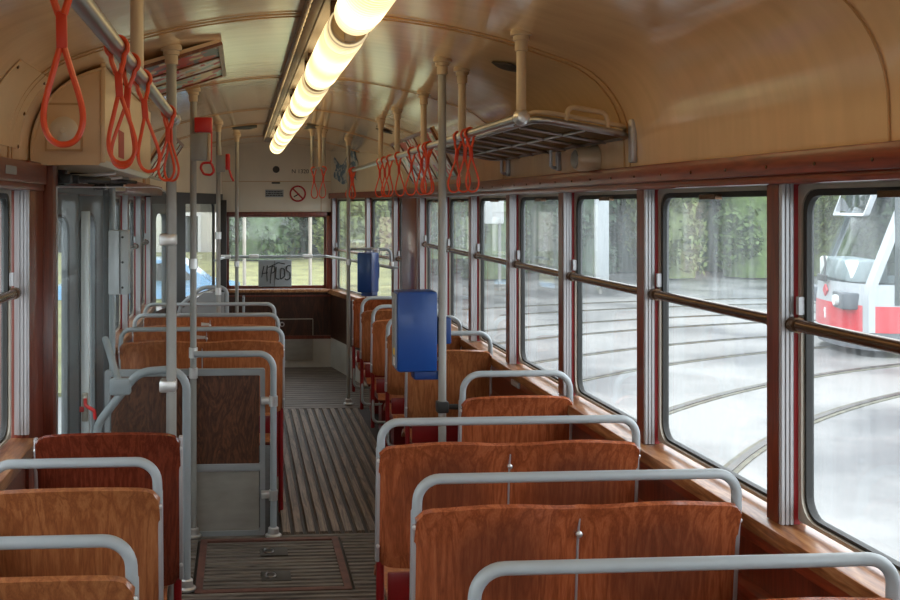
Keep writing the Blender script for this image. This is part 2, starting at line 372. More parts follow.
# ---- side framework
def mapper(A, B, flip):
    A = Vector((A[0], A[1], 0)); d = (Vector((B[0], B[1], 0))-A); L = d.length; d.normalize()
    nn = Vector((d.y, -d.x, 0))*(1 if not flip else -1)         # outward
    return (lambda t_, z, dd: tuple(A+d*t_+nn*dd+Vector((0, 0, z)))), L
WIN = [0]; TRIM = [0]
def hexa(mb, P, t0, t1, z0, z1, d0, d1):
    vs = [P(t, z, d) for t in (t0, t1) for z in (z0, z1) for d in (d0, d1)]
    return mb.add(vs, [(0, 1, 3, 2), (4, 6, 7, 5), (0, 4, 5, 1), (2, 3, 7, 6), (0, 2, 6, 4), (1, 5, 7, 3)])
def mullion(P, t, z0, z1, near=-1, hw=.026, label=None):
    TRIM[0] += 1
    o = struct('trim_%d' % TRIM[0], hexa(MB(), P, t-hw, t+hw, z0, z1, 0, .072), M['mahogv'], label=label)
    a = t+near*hw; b = t+near*(hw+.006)
    mb = hexa(MB(), P, a, b, z0, z1, .002, .036)
    for q in (.004, .015, .026): hexa(mb, P, b, b+near*.004, z0, z1, q, q+.007)
    obj('channel', mb, M['alu'], o)
    obj('red_edge', hexa(MB(), P, a, a+near*.008, z0, z1, .036, .050), M['redstripe'], o)
    return o
def window(P, t0, t1, z0, z1, zb, up='glassup', lo='glass', rail=True, near=-1):
    WIN[0] += 1
    fo = rrect(t0, t1, z0, z1, .012, 5); fi = rrect(t0+.016, t1-.016, z0+.010, z1-.012, .055, 5)
    o = struct('window_%d' % WIN[0], MB().ring(fo, fi, lambda p: P(p[0], p[1], .046), lambda p: P(p[0], p[1], .062)), M['frame'])
    f2 = rrect(t0+.024, t1-.024, z0+.018, z1-.020, .048, 5)
    obj('rubber_seal', MB().ring(fi, f2, lambda p: P(p[0], p[1], .054), lambda p: P(p[0], p[1], .073)), M['rubber'], o)
    zz = zb if rail else z1
    lp = rrect(t0+.020, t1-.020, z0+.014, (zb if rail else z1-.016), (.01, .01, .045, .045), 4)
    obj('lower_pane', MB().prism(lp, lambda p: P(p[0], p[1], .068), lambda p: P(p[0], p[1], .072)), M[lo], o)
    if rail:
        upn = rrect(t0+.022, t1-.022, zb, z1-.018, (.045, .045, .01, .01), 4)
        obj('upper_pane', MB().prism(upn, lambda p: P(p[0], p[1], .062), lambda p: P(p[0], p[1], .066)), M[up], o)
        uf = rrect(t0+.018, t1-.018, zb, z1-.014, (.05, .05, .004, .004), 4); ufi = rrect(t0+.033, t1-.033, zb+.008, z1-.028, (.045, .045, .004, .004), 4)
        obj('upper_sash', MB().ring(uf, ufi, lambda p: P(p[0], p[1], .050), lambda p: P(p[0], p[1], .064)), M['rubber'], o)
        obj('sash_rail', MB().tube([P(t0+.004, zb, .032), P(t1-.004, zb, .032)], .0155, 12), M['bronze'], o)
        obj('rail_socket', MB().tube([P(t0+.002, zb, .032), P(t0+.03, zb, .032)], .0195, 12).tube([P(t1-.03, zb, .032), P(t1-.002, zb, .032)], .0195, 12), M['bronze'], o)
        s = t1 if near < 0 else t0; dr = -1 if near < 0 else 1
        obj('latch', hexa(MB(), P, s+dr*.014, s+dr*.026, zb+.025, zb+.068, .034, .048), M['alu'], o)
        obj('top_catch', hexa(MB(), P, (t0+t1)/2-.05, (t0+t1)/2+.05, z1-.034, z1-.020, .03, .05), M['bronze'], o)
    return o
SILL, HEAD, BAR = .885, 1.70, 1.361
# right side
P, L = mapper((XR, Y0), (XR, 7.30), False)
tm = lambda y: y-Y0
ms = [2.372+.82*k for k in range(-4, 7)]
for k, y in enumerate(ms): mullion(P, tm(y), SILL-.01, HEAD+.01)
edges = [Y0+.03]+ms
for a, b in zip(edges, edges[1:]): window(P, tm(a)+.032, tm(b)-.032, SILL, HEAD, BAR)
def side_panel(name, y0, y1, x, sgn, label):
    mb = MB().box(x+sgn*.012, x+sgn*.12, y0, y1, 0, SILL-.05)
    w = struct(name, mb, M['mahogv'], label=label)
    return w
wr = side_panel('wall_right', Y0, 8.02, XR, 1, 'varnished wooden side wall below the right windows')
struct('upper_rail', MB().box(XR+.05, XR+.13, Y0, 8.02, HEAD-.004, 1.80), M['mahog'], wr)
TRIM[0] += 1
o = struct('trim_%d' % TRIM[0], MB().box(XR-.035, XR+.074, Y0, 8.02, SILL-.052, SILL-.012, .006), M['sillw'], label='worn varnished window sill along the right side')
struct('sill_moulding', MB().box(XR-.022, XR+.03, Y0, 8.02, SILL-.085, SILL-.052, .006), M['mahog'], o)
struct('lower_ledge', MB().box(XR-.03, XR+.03, Y0, 8.02, SILL-.235, SILL-.205, .006), M['mahog'], o)
TRIM[0] += 1
o = struct('trim_%d' % TRIM[0], MB().box(XR-.030, XR+.06, Y0, 8.02, HEAD+.022, 1.776, .004), M['mahog'], label='red-brown wooden beam above the right windows')
struct('beam_moulding', MB().box(XR-.014, XR+.06, Y0, 8.02, HEAD, HEAD+.024, .006), M['mahog'], o)
mb = MB()
y = .5
while y < 7.8:
    mb.lathe([(.004, 0), (.004, -.0025), (.001, -.003)], (XR-.0295, y, 1.742), 'X', 8); y += .205
obj('beam_screw', mb, M['bronze'], o)
# rear right bulkhead post
TRIM[0] += 1
o = struct('trim_%d' % TRIM[0], MB().box(XR-.012, XR+.1, 7.36, 8.02, 0, HEAD+.02, .004), M['mahogv'], label='wide wooden post where the right saloon windows end')
obj('channel', MB().box(XR-.006, XR+.03, 7.345, 7.36, SILL, HEAD), M['alu'], o)
# rear right taper
A, B = (XR, 8.02), (.90, Y1)
P, L = mapper(A, B, False)
SR, HR, BR = .80, 1.715, 1.20
for f in (.12, .46, .985): mullion(P, f*L, SR, HR, hw=.022)
for f0, f1 in ((.0, .12), (.12, .46), (.46, .985)): window(P, f0*L+.026, f1*L-.028, SR, HR, BR, up='glass')
w = struct('wall_rear_right', hexa(MB(), P, 0, L+.03, .30, SR-.01, .004, .12), M['darkw'], label='slanted dark wooden rear wall on the right of the platform')
obj('kick_sheet', hexa(MB(), P, 0, L+.03, 0, .30, 0, .12), M['palesheet'], w)
obj('cream_panel', hexa(MB(), P, -.02, L+.03, HR+.05, 2.28, .004, .12), M['creamwall'], w)
TRIM[0] += 1
o = struct('trim_%d' % TRIM[0], hexa(MB(), P, 0, L+.02, HR, HR+.055, -.02, .1), M['mahog'], label='wooden beam above the slanted rear windows')
obj('ledge', hexa(MB(), P, 0, L+.02, SR-.05, SR-.005, -.03, .1), M['sillw'], o)
# rear wall with its window
XA, XB = -.20, .90
w = struct('wall_rear', MB().box(XA-.05, XB+.05, Y1, Y1+.1, .30, .80), M['darkw'], label='rear end wall of the tram')
obj('kick_sheet', MB().box(XA-.05, XB+.05, Y1-.004, Y1+.1, 0, .30), M['palesheet'], w)
obj('upper_panel', MB().box(XA-.6, XB+.05, Y1-.002, Y1+.1, 1.575, 2.30), M['creamwall'], w)
obj('panel_seam', MB().box(XA, XB, Y1-.006, Y1, 1.886, 1.892).box(.80, .806, Y1-.006, Y1, 1.58, 1.886), M['bead'], w)
obj('header', MB().box(XA, XB, Y1-.03, Y1+.1, 1.535, 1.58, .004), M['mahogv'], w)
obj('ledge', MB().box(XA, XB, Y1-.05, Y1+.1, .765, .80, .006), M['sillw'], w)
obj('moulding', MB().box(XA, XB, Y1-.015, Y1+.02, .72, .735).box(XA, XB, Y1-.02, Y1+.02, .29, .325), M['mahogv'], w)
obj('corner_post', MB().box(XB-.045, XB+.02, Y1-.03, Y1+.1, .80, 1.58, .004), M['mahogv'], w)
obj('dark_corner_post', MB().box(XA-.035, XA+.045, Y1-.10, Y1+.1, .0, 1.70, .004), M['dark'], w)
WIN[0] += 1
o = struct('window_%d' % WIN[0], MB().ring(rrect(XA+.045, XB-.045, .80, 1.54, .004, 2), rrect(XA+.07, XB-.065, .83, 1.525, .01, 2), lambda p: (p[0], Y1+.03, p[1]), lambda p: (p[0], Y1+.06, p[1])), M['mahogv'])
obj('pane', MB().box(XA+.06, XB-.06, Y1+.04, Y1+.045, .82, 1.53), M['glass'], o)
# hatch in the rear wall
t = thing('wall_cupboard', 'low flush cupboard door set in the rear end wall', 'cupboard', (.54, Y1-.008, .06))
obj('door_panel', MB().box(.37, .715, Y1-.016, Y1-.005, .325, .49), M['darkw'], t)
obj('lower_door_panel', MB().box(.37, .715, Y1-.016, Y1-.005, .075, .29), M['kick'], t)
obj('edge_strip', MB().box(.365, .72, Y1-.018, Y1-.006, .488, .497).box(.715, .722, Y1-.018, Y1-.006, .075, .49).box(.365, .72, Y1-.018, Y1-.006, .07, .078), M['frame'], t)
obj('lock_ring', MB().tube([(.405+.02*cos(a*pi/8), Y1-.02, .44+.02*sin(a*pi/8)) for a in range(16)], .005, 6, closed=True), M['chrome'], t)

# left side
P, L = mapper((XL, Y0), (XL, 8.0), True)
ms = [3.36-.82*k for k in range(1, 6)]
for y in ms: mullion(P, tm(y), SILL-.01, HEAD+.01, -1)
edges = [Y0+.03]+sorted(ms)+[3.38]
for a, b in zip(edges, edges[1:]): window(P, tm(a)+.032, tm(b)-.032, SILL, HEAD, BAR)
wl = side_panel('wall_left', Y0, 3.80, XL, -1, 'varnished wooden side wall of the left front seats')
TRIM[0] += 1
o = struct('trim_%d' % TRIM[0], MB().box(XL-.10, XL+.035, Y0, 3.4, SILL-.052, SILL-.012, .006), M['sillw'], label='worn window sill along the left front side')
TRIM[0] += 1
o = struct('trim_%d' % TRIM[0], MB().box(XL-.10, XL+.02, Y0, 3.60, 1.722, 1.79, .004), M['mahog'], label='brown wooden beam above the left front windows')
obj('beam_moulding', MB().box(XL-.10, XL+.012, Y0, 3.60, HEAD, 1.724, .004), M['mahog'], o)
obj('number_plate', MB().box(XL+.02, XL+.0215, 2.98, 3.12, 1.742, 1.768), M['greybox'], o)
TRIM[0] += 1
o = struct('trim_%d' % TRIM[0], MB().box(XL-.10, XL, 3.40, 3.64, 0, 1.80, .004), M['mahogv'], label='dark red wooden door post on the left')
obj('inner_post', MB().box(XL-.10, XL+.035, 3.64, 3.74, 0, 1.80, .004), M['mahogv'], o)
mb = MB().box(XL-.046, XL+.002, 3.388, 3.40, SILL, HEAD)
for q in (.004, .016, .028): mb.box(XL-q-.008, XL-q, 3.384, 3.388, SILL, HEAD)
obj('channel', mb, M['alu'], o)
# door
t = struct('door_1', MB().box(-.86, -.74, 3.74, 5.42, 1.70, 1.735), M['doorm'], label='grey folding doors on the left behind a glass screen')
y = 3.76
for k in range(4):
    w_ = .405; ya, yb = y, y+w_-.012
    tw = R(16)*(1 if k % 2 == 0 else -1); Mx = Matrix.Translation((-.80, (ya+yb)/2, 0)) @ Matrix.Rotation(tw, 4, 'Z') @ Matrix.Translation((.80, -(ya+yb)/2, 0))
    fo = rrect(ya, yb, -.2, 1.70, .01, 5); fi = rrect(ya+.11, yb-.11, .35, 1.60, .07, 5)
    tf = lambda p, dx: tuple(Mx @ Vector((-.80+dx, p[0], p[1])))
    lf = obj('door_leaf', MB().ring(fo, fi, lambda p: tf(p, -.014), lambda p: tf(p, .014)), M['doorm'], t)
    obj('leaf_pane', MB().prism(fi, lambda p: tf(p, -.003), lambda p: tf(p, .003)), M['glass'], lf)
    obj('leaf_seal', MB().ring(rrect(ya+.098, yb-.098, .338, 1.612, .08, 5), fi, lambda p: tf(p, .014), lambda p: tf(p, .019)), M['rubber'], lf)
    y += w_
obj('daylight_strip', MB().box(-.788, -.750, 4.975, 5.02, -.2, 1.62, .004), M['daylightwhite'], t)  # added white strip, paints the bright daylight seen through the door leaves
hd = obj('emergency_handle', MB().box(-.782, -.752, 4.955, 4.976, .59, .73, .005), M['frame'], t)
obj('red_grip', MB().tube(fil([(-.765, 4.955, .70), (-.760, 4.93, .675), (-.715, 4.92, .65), (-.712, 4.92, .61)], .015), .009, 8).box(-.80, -.77, 4.94, 4.96, .64, .665, .003), M['brake'], hd)
mb = MB()
for k in range(14):
    yy = 3.8+.11*k+random.uniform(-.03, .03); z = random.uniform(1.745, 1.785); xx = random.uniform(-.80, -.6)
    mb.tube([(xx, yy, z), (xx+random.uniform(-.1, .14), yy+random.uniform(.08, .24), z+random.uniform(-.02, .02))], random.uniform(.006, .014), 8)
    mb.box(xx-.02, xx+.03, yy, yy+.05, z-.02, z+.015, .004)
obj('door_mechanism', mb, M['dark'], t)
for yy, xx, z in ((4.0, -.56, 1.77), (4.4, -.58, 1.765), (4.85, -.60, 1.77)):
    obj('mechanism_rod', MB().tube([(xx-.16, yy, z-.012), (xx+.03, yy+.22, z+.012)], .008, 8), M['chrome'], t)
# rear door posts and dark panel behind them
TRIM[0] += 1
o = struct('trim_%d' % TRIM[0], MB().box(-.86, -.70, 5.40, 5.52, 0, 1.74, .004), M['doorm'], label='grey door post behind the folding doors')
obj('grey_upright', MB().tube([(-.665, 5.20, 0), (-.665, 5.20, 1.74)], .016, 10), M['tube'], o)
w2 = struct('wall_left_rear', MB().box(XL-.12, XL-.012, 5.42, 7.92, 0, SILL-.05), M['mahogv'], label='varnished wooden side wall of the left rear seats')
struct('upper_rail', MB().box(XL-.13, XL-.05, Y0, 7.92, HEAD-.004, 1.80), M['mahog'], w2)
o = struct('sill_board', MB().box(XL-.10, XL+.035, 5.52, 7.92, SILL-.052, SILL-.012, .006), M['sillw'], w2)
ms = [5.55, 6.34, 7.13, 7.90]
for y in ms: mullion(P, tm(y), SILL-.01, HEAD+.01, -1)
for a, b in zip(ms, ms[1:]): window(P, tm(a)+.032, tm(b)-.032, SILL, HEAD, BAR)
TRIM[0] += 1
o = struct('trim_%d' % TRIM[0], MB().box(XL-.10, XL+.085, 5.45, 7.92, 1.722, 1.79, .004), M['mahog'], label='brown wooden beam box above the left rear windows')
obj('cream_end', MB().box(XL-.10, XL+.083, 5.435, 5.45, 1.724, 1.788), M['cream'], o)
# rear left taper with its window
P, L = mapper((XL, 7.95), (XA, Y1), True)
w3 = struct('wall_rear_left', hexa(MB(), P, -.03, L, 0, SR, .004, .1), M['darkw'], label='slanted rear wall on the left of the platform')
obj('cream_panel', hexa(MB(), P, -.03, L, 1.76, 2.28, .004, .1), M['creamwall'], w3)
obj('lintel', hexa(MB(), P, -.03, L, 1.66, 1.76, -.006, .1), M['dark'], w3)
obj('dark_post', hexa(MB(), P, L*.30, L*.42, SR, 1.68, 0, .1), M['dark'], w3)
window(P, .42*L+.02, .96*L-.01, SR, 1.68, 1.25, up='glass', rail=False)
ta, tb = .0, .30*L
o = struct('door_2', MB().ring(rrect(ta, tb, .0, 1.665, .01, 4), rrect(ta+.10, tb-.30, .55, 1.58, .06, 4), lambda p: P(p[0], p[1], -.004), lambda p: P(p[0], p[1], .04)), M['doorm'], label='grey rear left platform door with a narrow window')
obj('door_pane', MB().prism(rrect(ta+.10, tb-.30, .55, 1.58, .06, 4), lambda p: P(p[0], p[1], .015), lambda p: P(p[0], p[1], .021)), M['glass'], o)
obj('door_edge', hexa(MB(), P, tb-.10, tb-.07, .02, 1.64, -.012, -.004), M['alu'], o)
# front end behind the viewer: panelled below, glazed above
w4 = struct('wall_front', MB().box(XL-.1, XR+.1, Y0-.1, Y0, 0, .86).box(XL-.1, XR+.1, Y0-.1, Y0, 1.66, 2.30).box(XL-.1, XL+.14, Y0-.1, Y0, .86, 1.66).box(XR-.14, XR+.1, Y0-.1, Y0, .86, 1.66), M['creamwall'], label='front end wall of the tram behind the viewer')
WIN[0] += 1
o = struct('window_%d' % WIN[0], MB().ring(rrect(XL+.14, XR-.14, .86, 1.66, .01, 3), rrect(XL+.18, XR-.18, .90, 1.62, .03, 3), lambda p: (p[0], Y0-.06, p[1]), lambda p: (p[0], Y0-.03, p[1])), M['frame'])
obj('pane', MB().box(XL+.16, XR-.16, Y0-.05, Y0-.045, .88, 1.64), M['glass'], o)

# door mechanism housing with its loudspeaker
t = thing('door_gear_housing', 'cream curved housing above the left doors with a square loudspeaker panel', 'housing', (-.62, 3.6, 1.79))
xi = -.49; pl = [(-.745, 1.792), (xi-.02, 1.792), (xi, 1.81), (xi, 2.03)]
a = [(XC-x, z) for x, z in HALF]; top = [(x, z-.006) for x, z in a if x < xi+.02]
poly = pl+[(x+.004, min(z-.002, 2.2)) for x, z in reversed([q for q in top if q[1] > 1.8])]
obj('housing_shell', MB().prism(poly, lambda p: (p[0], 3.60, p[1]), lambda p: (p[0], 5.42, p[1])), M['cream'], t)
hx, hz = -.628, 1.925
obj('edge_bead', MB().tube([(x+.012, 3.598, z-.006) for x, z in top if z > 1.8], .006, 6), M['cream'], t)
obj('chamfer_rib', MB().box(xi-.012, xi+.006, 3.594, 3.612, 1.80, 2.16, .004), M['cream'], t)
sp = obj('speaker_plate', MB().box(hx-.065, hx+.065, 3.588, 3.602, hz-.085, hz+.085, .003), M['cream'], t)
obj('speaker_rim', MB().ring(rrect(hx-.066, hx+.066, hz-.086, hz+.086, .004, 2), rrect(hx-.058, hx+.058, hz-.078, hz+.078, .003, 2), lambda p: (p[0], 3.584, p[1]), lambda p: (p[0], 3.59, p[1])), M['bead'], sp)
obj('speaker_dome', MB().lathe([(.05, .0), (.05, -.006), (.044, -.012), (.02, -.02), (.008, -.022)], (hx, 3.588, hz-.012), 'Y', 28).lathe([(.012, -.018), (.010, -.026), (.004, -.026)], (hx, 3.588, hz-.012), 'Y', 16), M['creamwall'], sp)
obj('keyhole', MB().lathe([(.012, -.001), (.012, .002)], (xi, 3.78, 1.865), 'X', 14), M['black'], t)
obj('red_notice', MB().box(xi-.001, xi+.0015, 4.02, 4.2, 1.84, 1.95), M['redsign'], t)
# pale access panel on the left cove near the viewer
t = thing('cove_panel', 'pale rectangular access panel with screws on the left ceiling cove', 'panel', (-.72, 3.2, 1.9))
a = [(XC-x, z) for x, z in HALF]
cv = [q for q in a if 1.835 < q[1] < 2.09]
def cove(u_, v_, off=.004):
    f = u_*(len(cv)-1); i = min(int(f), len(cv)-2); q = f-i
    return (cv[i][0]*(1-q)+cv[i+1][0]*q+off, 2.98+.45*v_, cv[i][1]*(1-q)+cv[i+1][1]*q-off*.3)
obj('panel_sheet', MB().sheet(lambda u_, v_: cove(u_, v_), 14, 3, .003), M['cream'], t)
mb = MB()
for u_ in (.08, .5, .92):
    for v_ in (.06, .94): mb.lathe([(.007, 0), (.007, .004), (.003, .006)], cove(u_, v_, .004), 'X', 8)
obj('panel_screw', mb, M['bronze'], t)
# ------------------------------------------------------------------ seats (backs towards the viewer, facing the far end)
def make_seat(name, label, w, mat, loc, group, double=False, bar=True, top=.940, low=.545, sled=0, barmat='tube', depth=.42):
    """origin on the floor under the backrest's middle; +Y is the way the sitter looks"""
    t = thing(name, label, 'seat', (0, 0, 0), group)
    hw = w/2
    lean = lambda z: -.10*(z-.42)*.9
    def back(u_, v_):
        x = -hw+w*u_
        s = (abs(x)/hw if double else 1)                      # position inside one place
        q = (2*abs(x)/hw-1) if double else x/hw               # -1..1 over one place
        bow = .030*(1-q*q)                                    # convex towards the viewer
        tz = top-.014*abs(q)**2.2 if not double else top-(.014 if abs(x) > hw/2 else .013)*abs(sin(.5*pi*q))**2.4
        # rounded corners of the sheet
        edge = max(0, (abs(x)-(hw-.045))/.045)
        cz = .040*(1-sqrt(max(0, 1-edge*edge)))
        z0 = low+cz; z1 = tz-.6*cz
        z = z0+(z1-z0)*v_
        y = -bow+lean(z)-.020*max(0, (v_-.72)/.28)**2*1.2+.012*max(0, (.15-v_)/.15)
        return (x, y, z)
    obj('backrest', MB().sheet(back, 44 if double else 28, 14, .014), M[mat], t)
    if double:
        st = obj('centre_strip', MB().tube([(0, lean(z)-.009-.020*max(0, (z-low-.72*(top-low))/(.28*(top-low)))**2*1.2, z) for z in [top-.045-(top-low-.1)*q/8 for q in range(9)]], .0032, 6), M['alu'], t)
        obj('centre_screw', MB().lathe([(.008, .006), (.008, 0), (.003, -.003)], (0, -.020+lean(.85), top-.085), 'Y', 12), M['chrome'], t)
    if bar:
        bx = hw-.004; pts = [(-bx, .006+lean(low), low+.01), (-bx, -.006+lean(top-.05), top-.05), (-bx+.004, -.012+lean(top), .996), (bx-.004, -.012+lean(top), .996), (bx, -.006+lean(top-.05), top-.05), (bx, .006+lean(low), low+.01)]
        core = fil(pts[1:5], [0, .072, .072, 0], 8)
        obj('hand_bar', MB().tube(core, .0125, 12), M[barmat], t)
    for sx in (-1, 1):
        e = obj('edge_strip', MB().box(sx*(hw+.001)-.006, sx*(hw+.001)+.006, lean(.7)-.012, lean(.7)+.010, low+.02, top-.02, .003, Matrix.Translation((0, 0, .72)) @ Matrix.Rotation(R(5.1), 4, 'X') @ Matrix.Translation((0, 0, -.72))), M['alu'], t)
        for zs in (top-.06, low+.07): obj('screw', MB().lathe([(.006, 0), (.006, -.004), (.002, -.006)], (sx*(hw+.001), lean(zs)-.013, zs), 'Y', 10), M['chrome'], e)
    obj('rear_plate', MB().box(-hw+.035, hw-.03, .004, .016, .425, .52, .004), M['red'], t)
    for sx in (-1, 1):
        if sled and sx == sled: z0 = .20
        else: z0 = 0
        obj('leg', MB().tube([(sx*(hw-.012), .012, z0), (sx*(hw-.012), .010, low+.02)], .013, 10), M['red'], t)
    def pan(u_, v_):
        y = -.012+depth*v_; d = .012*sin(pi*u_)*(1 if not double else abs(sin(2*pi*u_)))
        z = .415-d*sin(pi*min(1, v_*1.1))-.035*max(0, (.10-v_)/.10)**2-.045*max(0, (v_-.85)/.15)**2
        return (-hw+.045+(w-.09)*u_, y, z)
    obj('seat_pan', MB().sheet(pan, 20, 16, .016), M['ply_org'], t)
    obj('pan_support', MB().box(-hw+.06, hw-.06, .03, depth-.06, .355, .385, .004).box(-.05 if not double else -.25, .05 if not double else .25, .12, .28, 0, .356, .004), M['red'], t)
    if sled:
        x = sled*(hw-.012)
        obj('foot_loop', MB().tube(fil([(x, .012, .42), (x, -.01, .24), (x-sled*.14, -.01, .235), (x-sled*.14, .16, .25), (x-sled*.13, .2, .37)], .035), .0095, 10), M['tube'], t)
    t.location = loc
    return t
# double benches on the right, front half
A_ = make_seat('tram_bench', 'double plywood bench on the right, grey bar crossing at blue ticket box level', .80, 'ply_bench', (.812, 3.045, 0), 'double benches at the front right', True)
def dup(src, loc, label, mat=None, z=None):
    o = copy_tree(src); o.location = loc; o['label'] = label
    if mat:
        for ch in o.children:
            if ch.name.startswith('backrest'): ch.data = ch.data.copy(); ch.data.materials[0] = M[mat]
    return o
A_['label'] = 'double plywood bench directly in front of the pole with blue ticket box'
B_ = dup(A_, (.812, 2.42, 0), 'second double plywood bench from the viewer, with a screwed crease down its centre')
C_ = dup(A_, (.812, 1.83, 0), 'nearest double bench at the bottom edge, cut off below its grey bar')
# single seats on the right, rear half
S1 = make_seat('single_seat', 'single plywood seat against the right windows, black clamp joining its bar to the pole', .435, 'ply_red', (1.064, 3.87, 0), 'single seats along the right side', sled=-1, top=.915)
S2 = dup(S1, (1.055, 5.09, 0), 'single seat behind the pole with the large blue ticket box, full backrest showing', 'ply_brn')
S3 = dup(S1, (1.055, 5.80, 0), 'single seat whose pale glossy back edge shows left of the large blue ticket box', 'ply_brn')
S4 = dup(S1, (1.055, 6.46, 0), 'orange single seat with a grey bar, third counted from the rear platform', 'ply_org')
S5 = dup(S1, (1.055, 7.05, 0), 'hazel single seat with a grey bar, second counted from the rear platform', 'ply_brn')
S6 = make_seat('single_seat', 'reddish single seat without a bar, beside the floor pole at the rear platform', .435, 'ply_red', (1.072, 7.72, 0), 'single seats along the right side', bar=False, sled=-1)
# single seats on the left, front half
L3 = make_seat('single_seat', 'dark cherry single seat without a bar, in front of the left glass screen', .45, 'ply_drk', (-.42, 3.24, 0), 'single seats at the front left', bar=False, low=.43, depth=.36)
L2 = make_seat('single_seat', 'hazel single seat with grey bar, behind the dark cherry seat', .43, 'ply_brn', (-.425, 2.63, 0), 'single seats at the front left')
L1 = dup(L2, (-.425, 2.03, 0), 'nearest single seat on the left, almost all below the picture edge')
# double benches on the left, rear half
D1 = make_seat('tram_bench', 'orange double bench right behind the wooden partition', .86, 'ply_org', (-.21, 5.36, 0), 'double benches at the rear left', True)
D2 = dup(D1, (-.21, 6.03, 0), 'orange double bench, second of the three behind the wooden partition')
D3 = dup(D1, (-.21, 6.68, 0), 'orange double bench furthest from the partition')
for b_ in (D2, D3):
    st = obj('sticker', MB().sheet(lambda u_, v_: (-.058+.052*u_, -.09*(.855+.04*v_-.42)-.030*(1-(2*abs(-.058+.052*u_)/.43-1)**2)-.009-.024*max(0, ((.31+.04*v_)/.395-.72)/.28)**2, .855+.04*v_), 5, 3, .001), M['palesheet']); st.parent = b_
for o in (C_, L1, B_, L2): pass

# ------------------------------------------------------------------ poles
def socket(mb, x, y, z, r=.016):
    return mb.lathe([(r+.017, .006), (r+.020, -.003), (r+.020, -.015), (r+.011, -.017), (r+.011, -.031), (r+.0055, -.033), (r+.0055, -.064), (r+.0005, -.066)], (x, y, z), 'Z', 18)
def clamp(mb, x, y, z, r=.016, h=.05):
    return mb.lathe([(r+.002, -h/2), (r+.006, -h/2), (r+.006, h/2), (r+.002, h/2)], (x, y, z), 'Z', 16)
def foot(mb, x, y, r=.016):
    return mb.lathe([(r+.024, .004), (r+.024, .012), (r+.012, .018), (r+.010, .045), (r+.003, .05)], (x, y, .008), 'Z', 18)
def pole(name, label, x, y, z0=.012, group=None, r=.016, mat='pole', base=True, clamps=()):
    z1 = ceil_z(x)
    t = thing(name, label, 'pole', (x, y, z0), group)
    obj('pole_tube', MB().tube([(x, y, z0), (x, y, z1-.02)], r, 14), M[mat], t)
    obj('ceiling_socket', socket(MB(), x, y, z1+.0, r), M['polecream'], t)
    if base: obj('floor_flange', foot(MB(), x, y, r), M['chrome'], t)
    for z in clamps: obj('clamp', clamp(MB(), x, y, z, r), M['chrome'], t)
    return t
pg = 'floor to ceiling grab poles'
p1 = pole('grab_pole', 'grab pole standing at the end of the left strap rail', -.2545, 3.64, group=pg, r=.0185)
for z in (1.525, .996): obj('glass_block', MB().box(-.297, -.236, 3.62, 3.684, z-.021, z+.021, .006), M['chrome'], p1)
p2 = pole('grab_pole', 'grab pole at the wooden partition carrying the red emergency brake box', -.240, 4.97, group=pg, clamps=(1.36, .92, .82))
p4 = pole('grab_pole', 'grab pole among the rear left benches with a smaller grey box and red pull', -.17, 7.22, group=pg, clamps=(1.43, 1.03))
p5 = pole('grab_pole', 'grab pole near the rear window, left of the prohibition sign', -.045, 8.70, group=pg, clamps=(1.14,))
p6 = pole('grab_pole', 'grab pole on the right carrying the large blue ticket box', .785, 3.885, group=pg)
p7 = pole('grab_pole', 'grab pole with floor flange beside the rearmost right seat', .874, 8.19, group=pg, clamps=(1.18,))
obj('seat_clamp', MB().box(.762, .808, 3.862, 3.908, .835, .88, .006).tube([(.80, 3.885, .857), (.862, 3.875, .857)], .011, 10), M['rubber'], p6)
# right strap rail with its ceiling posts
RX, RZ = .89, 1.93
t = thing('strap_rail', 'long steel strap rail under the right cove hung from ceiling posts', 'rail', (RX, 5.7, RZ))
obj('rail_tube', MB().tube([(RX, 3.19, RZ), (RX, 8.35, RZ)], .0155, 14), M['steel'], t)
for k, y in enumerate((3.14, 4.0, 4.86, 5.70, 6.38, 8.33)):
    z1 = ceil_z(RX)
    pp = obj('ceiling_post', MB().tube([(RX, y, RZ-.005), (RX, y, z1-.02)], .0155, 14), M['polecream'], t)
    obj('post_socket', socket(MB(), RX, y, z1+.006, .015), M['polecream'], pp)
    if k == 0: obj('rail_end_ball', MB().lathe([(.003, -.026), (.018, -.022), (.026, -.008), (.026, .008), (.018, .022), (.003, .026)], (RX, y, RZ), 'Y', 18), M['chrome'], pp)
    else: obj('rail_collar', MB().lathe([(.0165, -.02), (.02, -.018), (.02, .018), (.0165, .02)], (RX, y, RZ), 'Y', 16), M['chrome'], pp)
# left strap rail
LX, LZ = -.245, 1.96
t = thing('strap_rail', 'steel strap rail on the left ending at a grab pole', 'rail', (LX, 1.8, LZ))
obj('rail_tube', MB().tube([(LX, .25, LZ), (LX, 3.655, LZ)], .0165, 14), M['steel'], t)
for y in (.4, 2.36):
    z1 = ceil_z(LX-.0)
    pp = obj('ceiling_post', MB().tube([(LX, y, LZ+.01), (LX, y, z1-.02)], .0155, 14), M['polecream'], t)
    obj('post_socket', socket(MB(), LX, y, z1+.004, .015), M['polecream'], pp)
obj('rail_end_clamp', MB().lathe([(.018, -.03), (.024, -.028), (.024, .028), (.018, .03)], (LX, 3.63, LZ), 'Y', 14), M['steel'], t)
